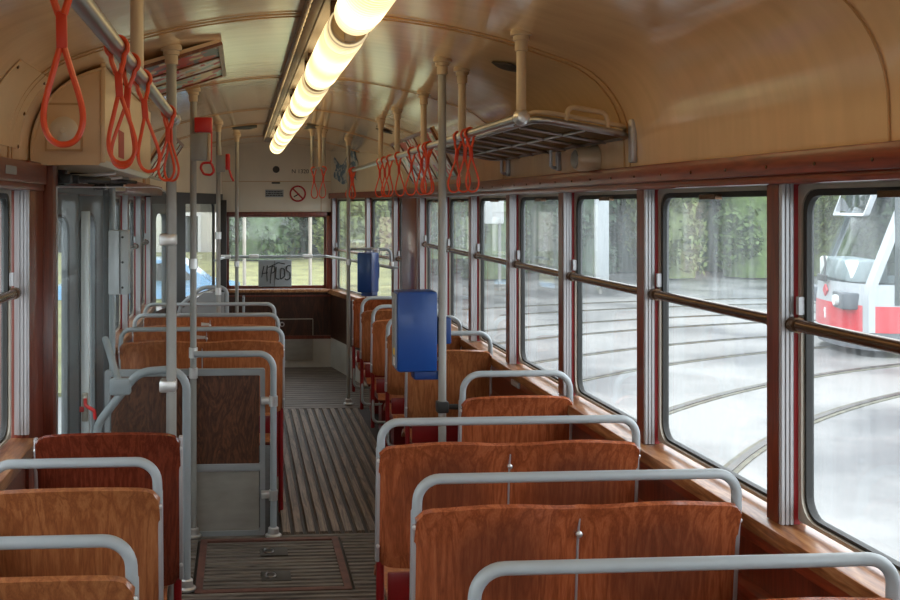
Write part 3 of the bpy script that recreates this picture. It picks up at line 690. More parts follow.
# rear platform: three short posts carrying a short rail
t = thing('short_strap_rail', 'short strap rail on three ceiling posts above the rear platform', 'rail', (.60, 7.9, 1.93))
for (x, y) in ((.565, 8.02), (.60, 7.72), (.655, 7.98)):
    z1 = ceil_z(x); z0 = 1.90 if y > 7.8 else 1.945
    pp = obj('ceiling_post', MB().tube([(x, y, z0), (x, y, z1-.02)], .0135, 12), M['polecream' if y < 7.8 else 'pole'], t)
    obj('post_socket', socket(MB(), x, y, z1+.003, .013), M['polecream'], pp)
obj('rail_tube', MB().tube([(.555, 8.04, 1.93), (.60, 7.72, 1.948), (.665, 8.0, 1.93)], .009, 8), M['steel'], t)
obj('ceiling_plate', MB().box(.50, .72, 7.66, 8.08, ceil_z(.5)-.012, ceil_z(.5)+.03, .004), M['vent'], t)

# ------------------------------------------------------------------ hand straps
def make_strap(name, label, group, w=.054, drop=.24, swing=0.0):
    t = thing(name, label, 'strap', (0, 0, 0), group)
    zt = -.020
    # tear-drop loop
    half = [(0, -.093), (.006, -.112), (.0145, -.142), (.0225, -.170), (.0272, -.194), (.0262, -.214), (.019, -.231), (.009, -.2385), (0, -.240)]
    pts = [(x, 0, z) for x, z in half]+[(-x, 0, z) for x, z in half[-2:0:-1]]
    P_ = [Vector(p) for p in pts]; sm = []
    m = len(P_)
    for i in range(m):
        for q in range(4):
            u_ = q/4; a, b, c, d = P_[i-1], P_[i], P_[(i+1) % m], P_[(i+2) % m]
            sm.append(.5*((2*b)+(c-a)*u_+(2*a-5*b+4*c-d)*u_*u_+(3*b-a-3*c+d)*u_**3))
    obj('loop', MB().tube(sm, .0046, 8, closed=True), M['strap'], t)
    obj('sleeve', MB().box(-.0078, .0078, -.0055, .0055, -.104, -.050, .003), M['sleeve'], t)
    # the two arms of the hook that close round the rail (rail runs along Y)
    hk = [(.018*cos(R(a)), 0, .018*sin(R(a))) for a in range(-62, 243, 14)]
    arm = [(-.006, 0, -.052)]+[(-p[0], p[1], p[2]) for p in hk][::1]+[(.006, 0, -.052)]
    arm = [(.004, -.004, -.055), (.012, -.003, -.030)]+[(.0215*cos(R(a)), -.002+.004*(a+50)/280, .0215*sin(R(a))) for a in range(-50, 231, 14)]+[(-.012, .003, -.030), (-.004, .004, -.055)]
    obj('hook', MB().tube(arm, [.0055]*len(arm), 8), M['strap'], t)
    return t
import zlib
proto = None
def strap(x, y, z, label, group, rot=0, tilt=0):
    global proto
    if proto is None: proto = make_strap('hanging_strap', label, group); o = proto
    else: o = copy_tree(proto)
    o['label'] = label; o['group'] = group
    o.location = (x, y, z); o.rotation_euler = (0, R(tilt), R(rot)); o.scale = (.95, .95, .95)
    return o
gl = 'straps on the left rail'
strap(LX, 1.375, LZ, 'large orange-red hand strap hanging nearest the viewer, top left', gl, 4, -1)
strap(LX, 1.985, LZ, 'second hand strap from the viewer on the left rail', gl, 6, -3)
strap(LX, 2.215, LZ, 'third hand strap from the viewer on the left rail, just before the rail post', gl, -14, 5)
strap(LX, 2.48, LZ, 'fourth hand strap from the viewer on the left rail, just past the rail post', gl, 12, -5)
strap(LX, 3.36, LZ, 'left rail hand strap nearer of the two at the grab pole end', gl, 8, 2)
strap(LX, 3.42, LZ, 'left rail hand strap last of all, touching the grab pole end', gl, -20, -2)
gr = 'straps on the right rail'
for y, lab, ro, ti in (
    (3.86, 'right rail hand strap nearest the luggage rack, frontmost of all', 8, -3),
    (3.93, 'right rail hand strap second from the luggage rack, twisted behind the frontmost', -30, 3),
    (4.07, 'right rail hand strap hooked at the ceiling post right of the big ticket pole', 14, 6),
    (4.72, 'right rail hand strap just left of the big ticket pole, front of a tight bunch', 10, 4),
    (4.79, 'middle hand strap of the tight bunch left of the big ticket pole', -25, -3),
    (4.92, 'rearmost hand strap of the tight bunch left of the big ticket pole', 15, 0),
    (5.20, 'right rail hand strap hanging alone between the bunch and the pair of posts', -10, 2),
    (5.66, 'wide hand strap below a right ceiling post, before the advert frame', 12, -3),
    (5.98, 'hand strap midway between two ceiling posts of the right rail', -8, 3),
    (6.22, 'hand strap second from the far ceiling post of the right rail', 16, -2),
    (6.42, 'hand strap at the far ceiling post of the right rail', 4, 1),
    (7.96, 'front hand strap of the far cluster at the rear platform pole', 10, 3),
    (8.04, 'second hand strap of the far cluster at the rear platform pole', -20, 0),
    (8.14, 'third hand strap of the far cluster at the rear platform pole', 24, -3),
    (8.24, 'rearmost hand strap of the far cluster at the rear platform pole', 0, 2)):
    strap(RX, y, RZ, lab, gr, ro, ti)
strap(.570, 7.955, 1.932, 'left strap of the pair on the short rear rail', 'straps on the short rear rail', 12, -2)
strap(.648, 7.925, 1.935, 'right strap of the pair on the short rear rail', 'straps on the short rear rail', -8, 3)
# ------------------------------------------------------------------ partition, guard rails, screen
t = thing('partition', 'low partition with walnut panel above grey metal sheet and grey tube frame', 'partition', (-.2, 5.0, 0))
obj('wood_panel', MB().box(-.645, .085, 4.995, 5.007, .36, .80), M['panelw'], t)
obj('metal_panel', MB().box(-.645, .085, 4.993, 5.007, .03, .325), M['kick'], t)
fo = rrect(-.675, .115, .005, .835, .012, 3); fi = rrect(-.650, .090, .03, .803, .01, 3)
obj('panel_frame', MB().ring(fo, fi, lambda p: (p[0], 4.985, p[1]), lambda p: (p[0], 5.015, p[1])).box(-.655, .095, 4.986, 5.014, .325, .362, .003), M['greybox'], t)
hp = obj('guard_hoop', MB().tube(fil([(-.235, 4.95, .915), (.155, 4.95, .915), (.155, 4.95, .012)], [0, .075, 0], 8), .016, 14), M['tube'], t)
obj('hoop_foot', foot(MB(), .155, 4.95), M['chrome'], hp)
for z in (.68, .215): obj('panel_clamp', clamp(MB(), .155, 4.95, z).box(.095, .142, 4.94, 4.985, z-.015, z+.015, .003), M['chrome'], t)
# boarding hoop by the door
t = thing('boarding_rail', 'bent grey boarding rail with a sloping brace beside the left doors', 'rail', (-.24, 4.29, 0))
obj('rail_tube', MB().tube(fil([(-.612, 4.29, .012), (-.612, 4.29, .72), (-.44, 4.29, .94), (-.236, 4.29, .955), (-.236, 4.29, .012)], [0, .12, .12, .085, 0], 8), .0175, 14), M['tube'], t)
for x in (-.236, -.612): obj('rail_foot', foot(MB(), x, 4.29, .017), M['chrome'], t)
obj('brace_tube', MB().tube([(-.64, 4.75, 1.02), (-.515, 4.30, .87)], .016, 12), M['tube'], t)
obj('brace_clamp', MB().box(-.56, -.47, 4.265, 4.315, .845, .915, .012), M['tube'], t)
# glass screen behind the dark seat
t = thing('glass_screen', 'clear glass draught screen with a rounded top corner behind the dark cherry seat', 'screen', (-.48, 3.69, .012))
obj('screen_pane', MB().prism(rrect(-.672, -.268, .014, 1.715, (.05, .004, .004, .004), 6), lambda p: (p[0], 3.690, p[1]), lambda p: (p[0], 3.696, p[1])), M['glasscl'], t)
ro = rrect(-.674, -.266, .012, 1.717, (.052, .004, .004, .004), 6); ri = rrect(-.670, -.270, .016, 1.713, (.048, .004, .004, .004), 6)
obj('polished_edge', MB().ring(ro, ri, lambda p: (p[0], 3.689, p[1]), lambda p: (p[0], 3.697, p[1])), M['alu'], t)
# grey switch cabinet
t = thing('switch_cabinet', 'flat grey metal switch cabinet at the door post on the left', 'cabinet', (-.61, 5.05, 1.36))
obj('cabinet_box', MB().box(-.662, -.562, 5.02, 5.10, 1.205, 1.525, .006), M['cabinet'], t)
mb = MB()
for z in (1.24, 1.365, 1.49): mb.lathe([(.006, 0), (.006, -.004), (.002, -.006)], (-.592, 5.02, z), 'Y', 10)
obj('cabinet_screw', mb, M['black'], t)
obj('cabinet_seam', MB().box(-.607, -.603, 5.017, 5.02, 1.21, 1.52), M['vent'], t)
obj('cabinet_bracket', MB().box(-.665, -.62, 5.10, 5.20, 1.30, 1.34, .003), M['greybox'], t)
# luggage / glass roof rack on the right
t = thing('luggage_rack', 'tubular luggage rack with wire mesh bottom bracketed under the right cove', 'rack', (1.13, 4.1, 1.9))
x0, x1, ya, yb = .975, 1.285, 3.24, 5.0
zz = lambda x: 1.935-(x-x0)*.17
fr = fil([(x0, ya, zz(x0)), (x1, ya, zz(x1)), (x1, yb, zz(x1)), (x0, yb, zz(x0))], .06, 6, closed=True)
obj('outer_frame', MB().tube(fr, .0125, 10, closed=True), M['steel'], t)
obj('upper_frame', MB().tube([(p[0], p[1], p[2]+.026) for p in fr], .0075, 8, closed=True), M['polecream'], t)
mb = MB()
for k in range(1, 8): y = ya+(yb-ya)*k/8; mb.tube([(x0, y, zz(x0)-.012), (x1, y, zz(x1)-.012)], .006, 8)
for q in (.5,): x = x0+(x1-x0)*q; mb.tube([(x, ya, zz(x)-.012), (x, yb, zz(x)-.012)], .005, 8)
obj('cross_bars', mb, M['steel'], t)
mb = MB(); k = 0
y = ya+.02
while y < yb-.01: mb.tube([(x0+.01, y, zz(x0)-.002), (x1-.01, y, zz(x1)-.002)], .0034, 4, caps=False); y += .0125
x = x0+.015
while x < x1-.01: mb.tube([(x, ya+.01, zz(x)-.001), (x, yb-.01, zz(x)-.001)], .0034, 4, caps=False); x += .0125
obj('wire_mesh', mb, M['mesh'], t)
hz_ = zz(1.13)
obj('end_loop', MB().tube(fil([(1.07, ya, zz(1.07)+.01), (1.075, ya, zz(1.07)+.058), (1.205, ya, zz(1.2)+.058), (1.21, ya, zz(1.2)+.01)], .025, 6), .0085, 10), M['polecream'], t)
for y in (4.02, 4.80):
    br = obj('wall_bracket', MB().box(1.284, 1.304, y-.012, y+.012, 1.79, 1.87, .006), M['alu'], t)
    obj('bracket_hook', MB().tube(fil([(1.295, y, 1.80), (1.262, y, 1.805), (1.262, y, 1.875)], .015), .007, 8), M['alu'], br)
obj('pillar_bracket', MB().box(1.282, 1.304, 3.22, 3.25, 1.79, 1.935, .006), M['alu'], t)
obj('rail_strut', MB().tube([(RX+.018, 3.5, RZ), (x0, 3.5, zz(x0))], .007, 8).tube([(RX+.018, 4.4, RZ), (x0, 4.4, zz(x0))], .007, 8), M['steel'], t)
# air scoop on the right cove
t = thing('air_scoop', 'round cream air nozzle with dark mouth on the right wall under the rack', 'vent', (1.30, 3.70, 1.82))
obj('nozzle_body', MB().lathe([(.052, .004), (.052, -.012), (.046, -.022), (.044, -.06), (.038, -.075)], (1.297, 3.60, 1.818), 'X', 28), M['polecream'], t)
obj('nozzle_mouth', MB().lathe([(.034, -.07), (.034, -.078), (.026, -.084), (.01, -.087)], (1.297, 3.60, 1.818), 'X', 24), M['pole'], t)
# ------------------------------------------------------------------ ticket cancelling boxes
t = thing('ticket_box', 'large blue ticket cancelling box clamped to the pole on the right', 'ticket machine', (.785, 3.885, 1.0))
obj('box_body', MB().box(.605, .765, 3.87, 3.985, .995, 1.312, .012), M['blue'], t)
obj('pole_bracket', MB().box(.755, .826, 3.905, 3.955, 1.10, 1.205, .006), M['bluedk'], t)
obj('box_foot', MB().box(.675, .775, 3.89, 3.97, .962, .997, .006), M['bluedk'], t)
obj('side_plate', MB().box(.599, .606, 3.885, 3.975, 1.01, 1.30, .002), M['greybox'], t)
obj('yellow_sticker', MB().box(.597, .6, 3.90, 3.93, 1.06, 1.085), paint('yellow_label', srgb(226, 178, 40), .5), t)
obj('white_sticker', MB().box(.597, .6, 3.895, 3.93, 1.02, 1.05), M['white'], t)
mb = MB()
for z in (1.27, 1.04): mb.lathe([(.007, .0), (.007, .012), (.003, .014)], (.764, 3.92, z), 'X', 10)
obj('bracket_bolt', mb, M['chrome'], t)
t = thing('stanchion', 'short grey stanchion and bent top rail reaching to the rear right wall', 'rail', (1.05, 7.86, 0))
obj('post_tube', MB().tube([(1.10, 8.20, .007), (1.10, 8.20, 1.28)], .0165, 12), M['pole'], t)
obj('top_rail', MB().tube(fil([(.90, 8.25, 1.285), (1.10, 8.20, 1.285), (1.225, 8.21, 1.285), (1.235, 8.22, 1.15)], [0, .05, .045, 0], 6), .0125, 12), M['tube'], t)
obj('tee_clamp', MB().lathe([(.02, -.02), (.026, -.01), (.03, .02), (.02, .026)], (1.10, 8.20, 1.265), 'Z', 14), M['white'], t)
obj('end_clamp', MB().lathe([(.016, -.03), (.02, -.028), (.02, .028), (.016, .03)], (1.235, 8.22, 1.15), 'Z', 14), M['white'], t)
t = thing('ticket_box', 'small-looking far blue ticket box on the short stanchion by the rear platform', 'ticket machine', (1.0, 7.86, 1.0))
Mx = Matrix.Translation((1.025, 8.10, 0)) @ Matrix.Rotation(R(-32), 4, 'Z')
obj('box_body', MB().box(-.065, .065, -.075, .075, .94, 1.262, .01, Mx), M['blue'], t)
obj('pole_bracket', MB().box(1.05, 1.125, 8.14, 8.18, 1.05, 1.18, .006), M['bluedk'], t)
obj('box_foot', MB().box(-.04, .06, -.05, .06, .91, .942, .006, Mx), M['bluedk'], t)
# ------------------------------------------------------------------ emergency brakes
t = thing('emergency_brake', 'red emergency brake box with grey housing and red pull ring on the near grab pole', 'brake handle', (-.19, 4.95, 1.9))
obj('red_box', MB().box(-.232, -.145, 4.90, 4.96, 2.005, 2.078, .006), M['brake'], t)
obj('grey_housing', MB().box(-.250, -.170, 4.905, 4.955, 1.868, 1.998, .005), M['greybox'], t)
obj('side_plate', MB().box(-.168, -.152, 4.91, 4.95, 1.868, 1.998, .003), M['polecream'], t)
obj('pull_cable', MB().tube([(-.150, 4.93, 2.01), (-.152, 4.92, 1.86)], .0055, 8), M['brake'], t)
obj('pull_ring', MB().tube(fil([(-.196, 4.92, 1.855), (-.150, 4.92, 1.858), (-.136, 4.92, 1.815), (-.152, 4.92, 1.797), (-.186, 4.92, 1.800), (-.202, 4.92, 1.83)], .018, 4, closed=True), .006, 8, closed=True), M['brake'], t)
t = thing('emergency_brake', 'smaller grey brake box with dangling red pull on the farther grab pole', 'brake handle', (-.15, 7.2, 1.93))
obj('grey_housing', MB().box(-.185, -.12, 7.155, 7.20, 1.885, 2.005, .005), M['greybox'], t)
obj('red_lever', MB().box(-.118, -.085, 7.15, 7.19, 1.90, 2.015, .008), M['brake'], t)
obj('pull_tail', MB().tube([(-.09, 7.165, 1.90), (-.078, 7.16, 1.855), (-.06, 7.16, 1.82)], .008, 8), M['brake'], t)
t = thing('red_notice', 'small red lettered notice on the cream rear left cove', 'sign', (-.34, 9.0, 1.83))
P, L = mapper((XL, 7.95), (XA, Y1), True)
nt_ = .52*L
obj('notice_plate', hexa(MB(), P, nt_-.06, nt_+.10, 1.80, 1.93, -.006, .006), M['redsign'], t)
for z in (1.825, 1.86, 1.90): obj('notice_line', hexa(MB(), P, nt_-.045, nt_+.085, z-.008, z+.008, -.008, -.005), M['creamwall'], t)
# ------------------------------------------------------------------ lamps
t = thing('lamp_strip', 'dark brown conduit strip with a hinge line along the ceiling ridge', 'strip', (.245, 4.5, 2.27))
obj('strip_body', MB().box(.205, .285, .2, 9.35, 2.240, 2.281, .006), M['strip'], t)
obj('strip_edge', MB().box(.195, .209, .2, 9.35, 2.246, 2.279, .002).box(.235, .245, .2, 9.35, 2.235, 2.245, .002), M['strip'], t)
pts = []; rr_ = []
y = .3
while y < 9.3: pts += [(.199, y, 2.243), (.199, y+.036, 2.243), (.199, y+.040, 2.243), (.199, y+.074, 2.243)]; rr_ += [.006, .006, .0035, .0035]; y += .078
obj('hinge', MB().tube(pts, rr_, 6), M['polecream'], t)
lamp0 = None
LXc, LZc = .306, 2.163
labs = {2: 'brightest ribbed lamp tube at the top edge of the picture', 3: 'second ribbed lamp tube from the viewer', 4: 'third ribbed lamp tube from the viewer', 5: 'fourth ribbed lamp tube from the viewer',
        6: 'fifth ribbed lamp tube, next to last', 7: 'last and smallest ribbed lamp tube at the far end'}
ends = [-1.05, .30, 1.55, 2.82, 4.02, 5.28, 6.50, 7.75, 8.97]
def make_lamp():
    t = thing('ceiling_lamp', 'ribbed lamp tube', 'lamp', (0, 0, 0), 'row of ceiling lamp tubes')
    Ln = 1.145; pr = [(.040, 0.02)]
    pr += [(.054, .02), (.061, .05), (.0615, .16)]
    nr = 34
    for k in range(nr):
        y = .17+(Ln-.31)*k/nr; dy = (Ln-.31)/nr
        pr += [(.0610, y), (.0635, y+.35*dy), (.0635, y+.65*dy)]
    pr += [(.061, Ln-.13), (.061, Ln-.035), (.054, Ln-.01), (.046, Ln)]
    obj('glass_tube', MB().lathe(pr, (0, 0, 0), 'Y', 28), M['lamp'], t)
    e = obj('end_cap', MB().lathe([(.0535, .022), (.0535, .008), (.047, .004), (.03, .009)], (0, 0, 0), 'Y', 28), M['lampend'], t)
    obj('cap_bracket', MB().box(-.016, .016, .0, .012, -.05, -.012, .003).lathe([(.022, .01), (.022, -.01), (.014, -.016)], (0, 0, 0), 'Y', 16), M['polecream'], e)
    for y in (.07, Ln-.08): obj('lamp_clip', MB().box(-.05, -.02, y-.02, y+.02, .03, .105, .003), M['bronze'], t)
    return t
for k, (a, b) in enumerate(zip(ends, ends[1:])):
    o = make_lamp() if lamp0 is None else copy_tree(lamp0)
    if lamp0 is None: lamp0 = o
    o.location = (LXc, a, LZc); o['label'] = labs.get(k, 'ribbed lamp tube overhead of the viewer')
    if k == 1: o['label'] = 'ribbed lamp tube overhead of the viewer, second row place'
# ------------------------------------------------------------------ advert frames
cols = [srgb(*c) for c in ((226, 206, 194), (190, 84, 70), (150, 186, 170), (236, 232, 222), (96, 100, 108), (220, 196, 150), (176, 206, 200), (200, 60, 60))]
def poster(name, seed, base):
    m, nt, b = newmat(name); N = nt.nodes; L_ = nt.links
    tc = N.new('ShaderNodeTexCoord'); mp = N.new('ShaderNodeMapping'); mp.inputs['Location'].default_value = (seed*1.7, seed*.9, 0)
    L_.new(tc.outputs['Generated'], mp.inputs['Vector'])
    vo = N.new('ShaderNodeTexVoronoi'); vo.inputs['Scale'].default_value = 5.0; vo.distance = 'CHEBYCHEV'; L_.new(mp.outputs['Vector'], vo.inputs['Vector'])
    sp = N.new('ShaderNodeSeparateColor'); L_.new(vo.outputs['Color'], sp.inputs[0])
    rp = N.new('ShaderNodeValToRGB'); rp.color_ramp.interpolation = 'CONSTANT'; e = rp.color_ramp.elements
    e[0].position = 0; e[0].color = base; e[1].position = .45; e[1].color = cols[(seed*3+1) % 8]
    for q, c in ((.6, 3), (.75, 6), (.88, 4)): k_ = e.new(q); k_.color = cols[(seed+c) % 8]
    L_.new(sp.outputs[0], rp.inputs['Fac']); L_.new(rp.outputs['Color'], b.inputs['Base Color']); b.inputs['Roughness'].default_value = .35
    return m
def advert(label, P0, ux, uy, n_, nx, divs, pst, loc):
    """P0 corner, ux along the slope, uy lengthwise; divs posters side by side lengthwise"""
    P0 = Vector(P0); ux = Vector(ux); uy = Vector(uy); nv = Vector(n_).normalized()
    t = thing('advert_frame', label, 'advert frame', loc)
    W, H = ux.length, uy.length; eu = ux.normalized(); ev = uy.normalized()
    q = lambda a, b, d: tuple(P0+eu*a+ev*b+nv*d)
    def slab(mb, a0, a1, b0, b1, d0, d1):
        vs = [q(a, b, d) for a in (a0, a1) for b in (b0, b1) for d in (d0, d1)]
        return mb.add(vs, [(0, 1, 3, 2), (4, 6, 7, 5), (0, 4, 5, 1), (2, 3, 7, 6), (0, 2, 6, 4), (1, 5, 7, 3)])
    obj('backing_box', slab(MB(), .004, W-.004, .004, H-.004, -.020, -.004), M['cream'], t)
    mb = MB(); f = .018
    slab(mb, 0, W, 0, f, -.006, .006); slab(mb, 0, W, H-f, H, -.006, .006); slab(mb, 0, f, f, H-f, -.006, .006); slab(mb, W-f, W, f, H-f, -.006, .006)
    for k in range(1, divs): slab(mb, f, W-f, f+(H-2*f)*k/divs-.010, f+(H-2*f)*k/divs+.010, -.006, .005)
    obj('wooden_frame', mb, M['adv_wood'], t)
    for k in range(divs):
        b0 = f+(H-2*f)*k/divs+.008; b1 = f+(H-2*f)*(k+1)/divs-.008
        obj('poster', slab(MB(), f, W-f, b0, b1, -.004, .0), poster('advert_print', pst+k, cols[(pst+2*k) % 8]), t)
    return t
Nn = lambda a, b: Vector(a).cross(Vector(b))
ux = Vector((-.31, 0, -.098)); nn = Vector((.098, 0, -.31))
advert('wooden advert frame with three strips on the left ceiling beside the grab pole', (-.072, 3.675, 2.242), ux, (0, .88, 0), nn, 0, 3, 1, (-.2, 3.4, 2.1))
ux = Vector((-.16, 0, -.25)); nn = Vector((.25, 0, -.16))
advert('wooden advert frame on the far left cove, partly behind the straps', (-.40, 5.62, 2.065), ux, (0, 1.3, 0), nn, 0, 5, 4, (-.45, 6.2, 1.95))
ux = Vector((.15, 0, -.26)); nn = Vector((-.26, 0, -.15))
advert('wooden advert frame with red and grey strips on the right cove behind the straps', (.955, 5.03, 2.045), ux, (0, 1.35, 0), nn, 0, 5, 3, (1.03, 5.7, 1.95))
# ------------------------------------------------------------------ ceiling fittings
g = 'ceiling vents'
t = thing('ceiling_vent', 'round dark ceiling vent near the far end, left of the lamps', 'vent', (-.02, 7.9, 2.24), g)
obj('vent_dish', MB().lathe([(.14, 0), (.14, -.012), (.10, -.022), (.09, -.014), (.04, -.024), (.01, -.026)], (-.02, 7.95, ceil_z(-.02)+.012), 'Z', 32), M['vent'], t)
for y, lab in ((3.66, 'dark leaf-shaped vent slot in the right cove behind the near ceiling post'), (6.9, 'dark leaf-shaped vent slot in the right cove far back')):
    t = thing('vent_slot', lab, 'vent', (1.0, y, 2.08), 'vent slots')
    pts = []
    for k in range(13):
        q = k/12; pts.append((q, .5*sin(pi*q)))
    def pos(a, b):
        X = .93+.115*a; Y = y+.20*(b)
        return (X, Y, ceil_z(X)-.004)
    poly = [(q, w_*.55) for q, w_ in pts]+[(q, -w_*.55) for q, w_ in pts[-2:0:-1]]
    mb = MB(); mb.prism(poly, lambda p: pos(*p), lambda p: tuple(Vector(pos(*p))+Vector((-.006, 0, -.006))))
    obj('slot_plate', mb, M['vent'], t)
t = thing('cove_sticker', 'large peeling blue and white sticker on the rear right cove', 'sticker', (1.0, 9.6, 2.0))
P, L = mapper((1.30, 8.02), (.90, Y1), False)
def stk(u_, v_):
    return P(L*(.58+.34*u_+.02*sin(9*v_)), 1.88+.30*v_*(.8+.2*sin(5*u_+1))+.03*sin(8*u_), -.004)
m, nt, b = newmat('peeling_blue_print'); N = nt.nodes
nz = N.new('ShaderNodeTexNoise'); nz.inputs['Scale'].default_value = 7; nz.inputs['Detail'].default_value = 4
rp = N.new('ShaderNodeValToRGB'); e = rp.color_ramp.elements; e[0].position = .47; e[0].color = srgb(84, 118, 142); e[1].position = .56; e[1].color = srgb(196, 200, 196)
nt.links.new(nz.outputs['Fac'], rp.inputs['Fac']); nt.links.new(rp.outputs['Color'], b.inputs['Base Color'])
obj('sticker_sheet', MB().sheet(stk, 12, 16, .002), m, t)
# ------------------------------------------------------------------ rear end: signs
YW = Y1-.008
t = thing('prohibition_sign', 'round red prohibition sign on the pale panel above the rear window', 'sign', (.565, YW, 1.765))
obj('sign_disc', MB().lathe([(.080, .002), (.080, -.001)], (.565, YW, 1.765), 'Y', 40), M['creamwall'], t)
obj('red_ring', MB().lathe([(.066, -.001), (.066, -.003)], (.565, YW, 1.765), 'Y', 40).v and MB().ring([(.084*cos(a*pi/24), .084*sin(a*pi/24)) for a in range(48)], [(.067*cos(a*pi/24), .067*sin(a*pi/24)) for a in range(48)], lambda p: (.565+p[0], YW-.004, 1.765+p[1]), lambda p: (.565+p[0], YW, 1.765+p[1])), M['redsign'], t)
obj('red_slash', MB().box(-.072, .072, -.0045, -.001, -.008, .008, 0, Matrix.Translation((.565, YW, 1.765)) @ Matrix.Rotation(R(45), 4, 'Y')), M['redsign'], t)
obj('cigarette', MB().box(-.035, .03, -.003, -.001, -.006, .006, 0, Matrix.Translation((.555, YW, 1.75)) @ Matrix.Rotation(R(-30), 4, 'Y')), M['black'], t)
t = thing('notice_plate', 'grey lettered notice plate on the pale panel beside the prohibition sign', 'sign', (.32, YW, 1.765))
obj('plate_sheet', MB().box(.235, .42, YW-.002, YW+.004, 1.73, 1.805), M['greybox'], t)
mb = MB()
random.seed(3)
for z in (1.785, 1.765, 1.747):
    x = .243
    while x < .40: w_ = random.uniform(.012, .035); mb.box(x, min(x+w_, .413), YW-.0035, YW-.0015, z-.005, z+.005); x += w_+.006
obj('plate_lines', mb, M['black'], t)
RT = (R(90), 0, 0)
t = thing('car_number', 'small black painted car number on the pale rear end wall', 'lettering', (.62, YW, 1.99))
text('number_text', 'N 1320', (.59, YW+.001, 1.99), .058, RT, M['black'], t)
t = thing('small_plate', 'tiny dark maker plate on the pale rear end wall', 'sign', (.345, YW, 1.87))
obj('plate_sheet', MB().box(.30, .385, YW-.002, YW+.004, 1.866, 1.882), M['vent'], t)
t = thing('round_grille', 'small round dark speaker grille on the pale rear end wall', 'grille', (.345, YW, 2.01))
obj('grille_rim', MB().ring([(.043*cos(a*pi/16), .043*sin(a*pi/16)) for a in range(32)], [(.035*cos(a*pi/16), .035*sin(a*pi/16)) for a in range(32)], lambda p: (.345+p[0], YW-.006, 2.01+p[1]), lambda p: (.345+p[0], YW+.004, 2.01+p[1])), M['creamwall'], t)
obj('grille_disc', MB().lathe([(.036, .002), (.036, -.003), (.02, -.004)], (.345, YW, 2.01), 'Y', 28), M['vent'], t)
# scrawled grey panel standing in the rear window
t = thing('destination_panel', 'grey panel with black scrawled graffiti in the lower rear window', 'panel', (.33, 10.13, .81))
obj('panel_sheet', MB().box(.165, .50, 10.10, 10.118, .825, 1.095, .003), M['greybox'], t)
obj('panel_seam', MB().box(.326, .33, 10.097, 10.10, .83, 1.09).box(.2, .49, 10.097, 10.10, .822, .828), M['vent'], t)
S_ = lambda pts: [(.165+.335*a, 10.095, .825+.27*b) for a, b in pts]
mb = MB()
for pts in ([(.10, .35), (.14, .62), (.17, .78)], [(.10, .5), (.28, .52)], [(.27, .80), (.25, .5), (.27, .2)], [(.36, .12), (.38, .5), (.42, .78), (.50, .74), (.50, .58), (.40, .5)], [(.54, .75), (.52, .3), (.62, .28)],
            [(.66, .28), (.68, .72), (.78, .66), (.80, .4), (.68, .28)], [(.97, .78), (.86, .80), (.84, .62), (.95, .52), (.96, .32), (.85, .24), (.80, .3)], [(.30, .72), (.6, .9), (.8, .85)]):
    mb.tube(fil(S_(pts), .02, 4), .0045, 6)
obj('graffiti_stroke', mb, M['black'], t)
# tubular hand rail round the rear windows
t = thing('rear_handrail', 'grey tubular handrail running round the rear platform windows', 'rail', (.4, 9.95, 1.13))
A, B = Vector((1.30-.05, 8.15, 1.13)), Vector((.90-.05, 10.03, 1.13))
pts = [(-.26, 9.6, 1.12), (-.16, 10.03, 1.13), (.85, 10.03, 1.135), (1.245, 8.12, 1.135)]
obj('rail_tube', MB().tube(fil(pts, .05, 5), .014, 12), M['tube'], t)
mb = MB()
for (x, y, dx, dy) in ((.12, 10.03, 1, 0), (.66, 10.03, 1, 0), (-.16, 9.98, 1, 0)): mb.lathe([(.015, -.05), (.021, -.045), (.021, .045), (.015, .05)], (x, y, 1.134), 'X', 14)
obj('rail_clamp', mb, M['white'], t)
mb = MB()
for x in (.12, .66): mb.tube([(x, 10.03, 1.134), (x, 10.16, 1.134)], .009, 8)
mb.tube([(1.235, 8.15, 1.135), (1.28, 8.15, 1.135)], .009, 8)
obj('rail_stay', mb, M['tube'], t)
# guard hoop with plate by the rear left door
t = thing('platform_hoop', 'grey arched guard hoop with a metal plate at the rear left door', 'rail', (-.3, 8.05, 0))
obj('hoop_tube', MB().tube(fil([(-.50, 8.05, .012), (-.50, 8.05, .84), (-.32, 8.05, .99), (-.12, 8.05, .99), (-.12, 8.05, .012)], [0, .12, .12, .06, 0], 7), .016, 12), M['tube'], t)
obj('hoop_plate', MB().prism([(-.48, .15), (-.14, .15), (-.14, .95), (-.30, .95), (-.48, .82)], lambda p: (p[0], 8.044, p[1]), lambda p: (p[0], 8.056, p[1])), M['greybox'], t)
t = thing('platform_rail', 'short grey upright stub tube behind the rear left benches', 'rail', (.02, 8.9, 0))
obj('stub_tube', MB().tube(fil([(.015, 9.3, 0.007), (.015, 9.3, .80), (.015, 9.1, .82)], .03), .012, 10), M['tube'], t)
# small plates under the right sill
for k, y in enumerate((4.62, 5.22, 5.9)):
    t = thing('seat_plate', ('small grey metal plate under the right sill beside the nearest single seat', 'small grey metal plate under the right sill, second from the viewer', 'small grey metal plate under the right sill, farthest back')[k], 'plate', (1.27, y, .81), 'plates under the right sill')
    obj('plate_sheet', MB().box(1.268, 1.279, y-.09, y+.03, .803, .828, .002), M['alu'], t)
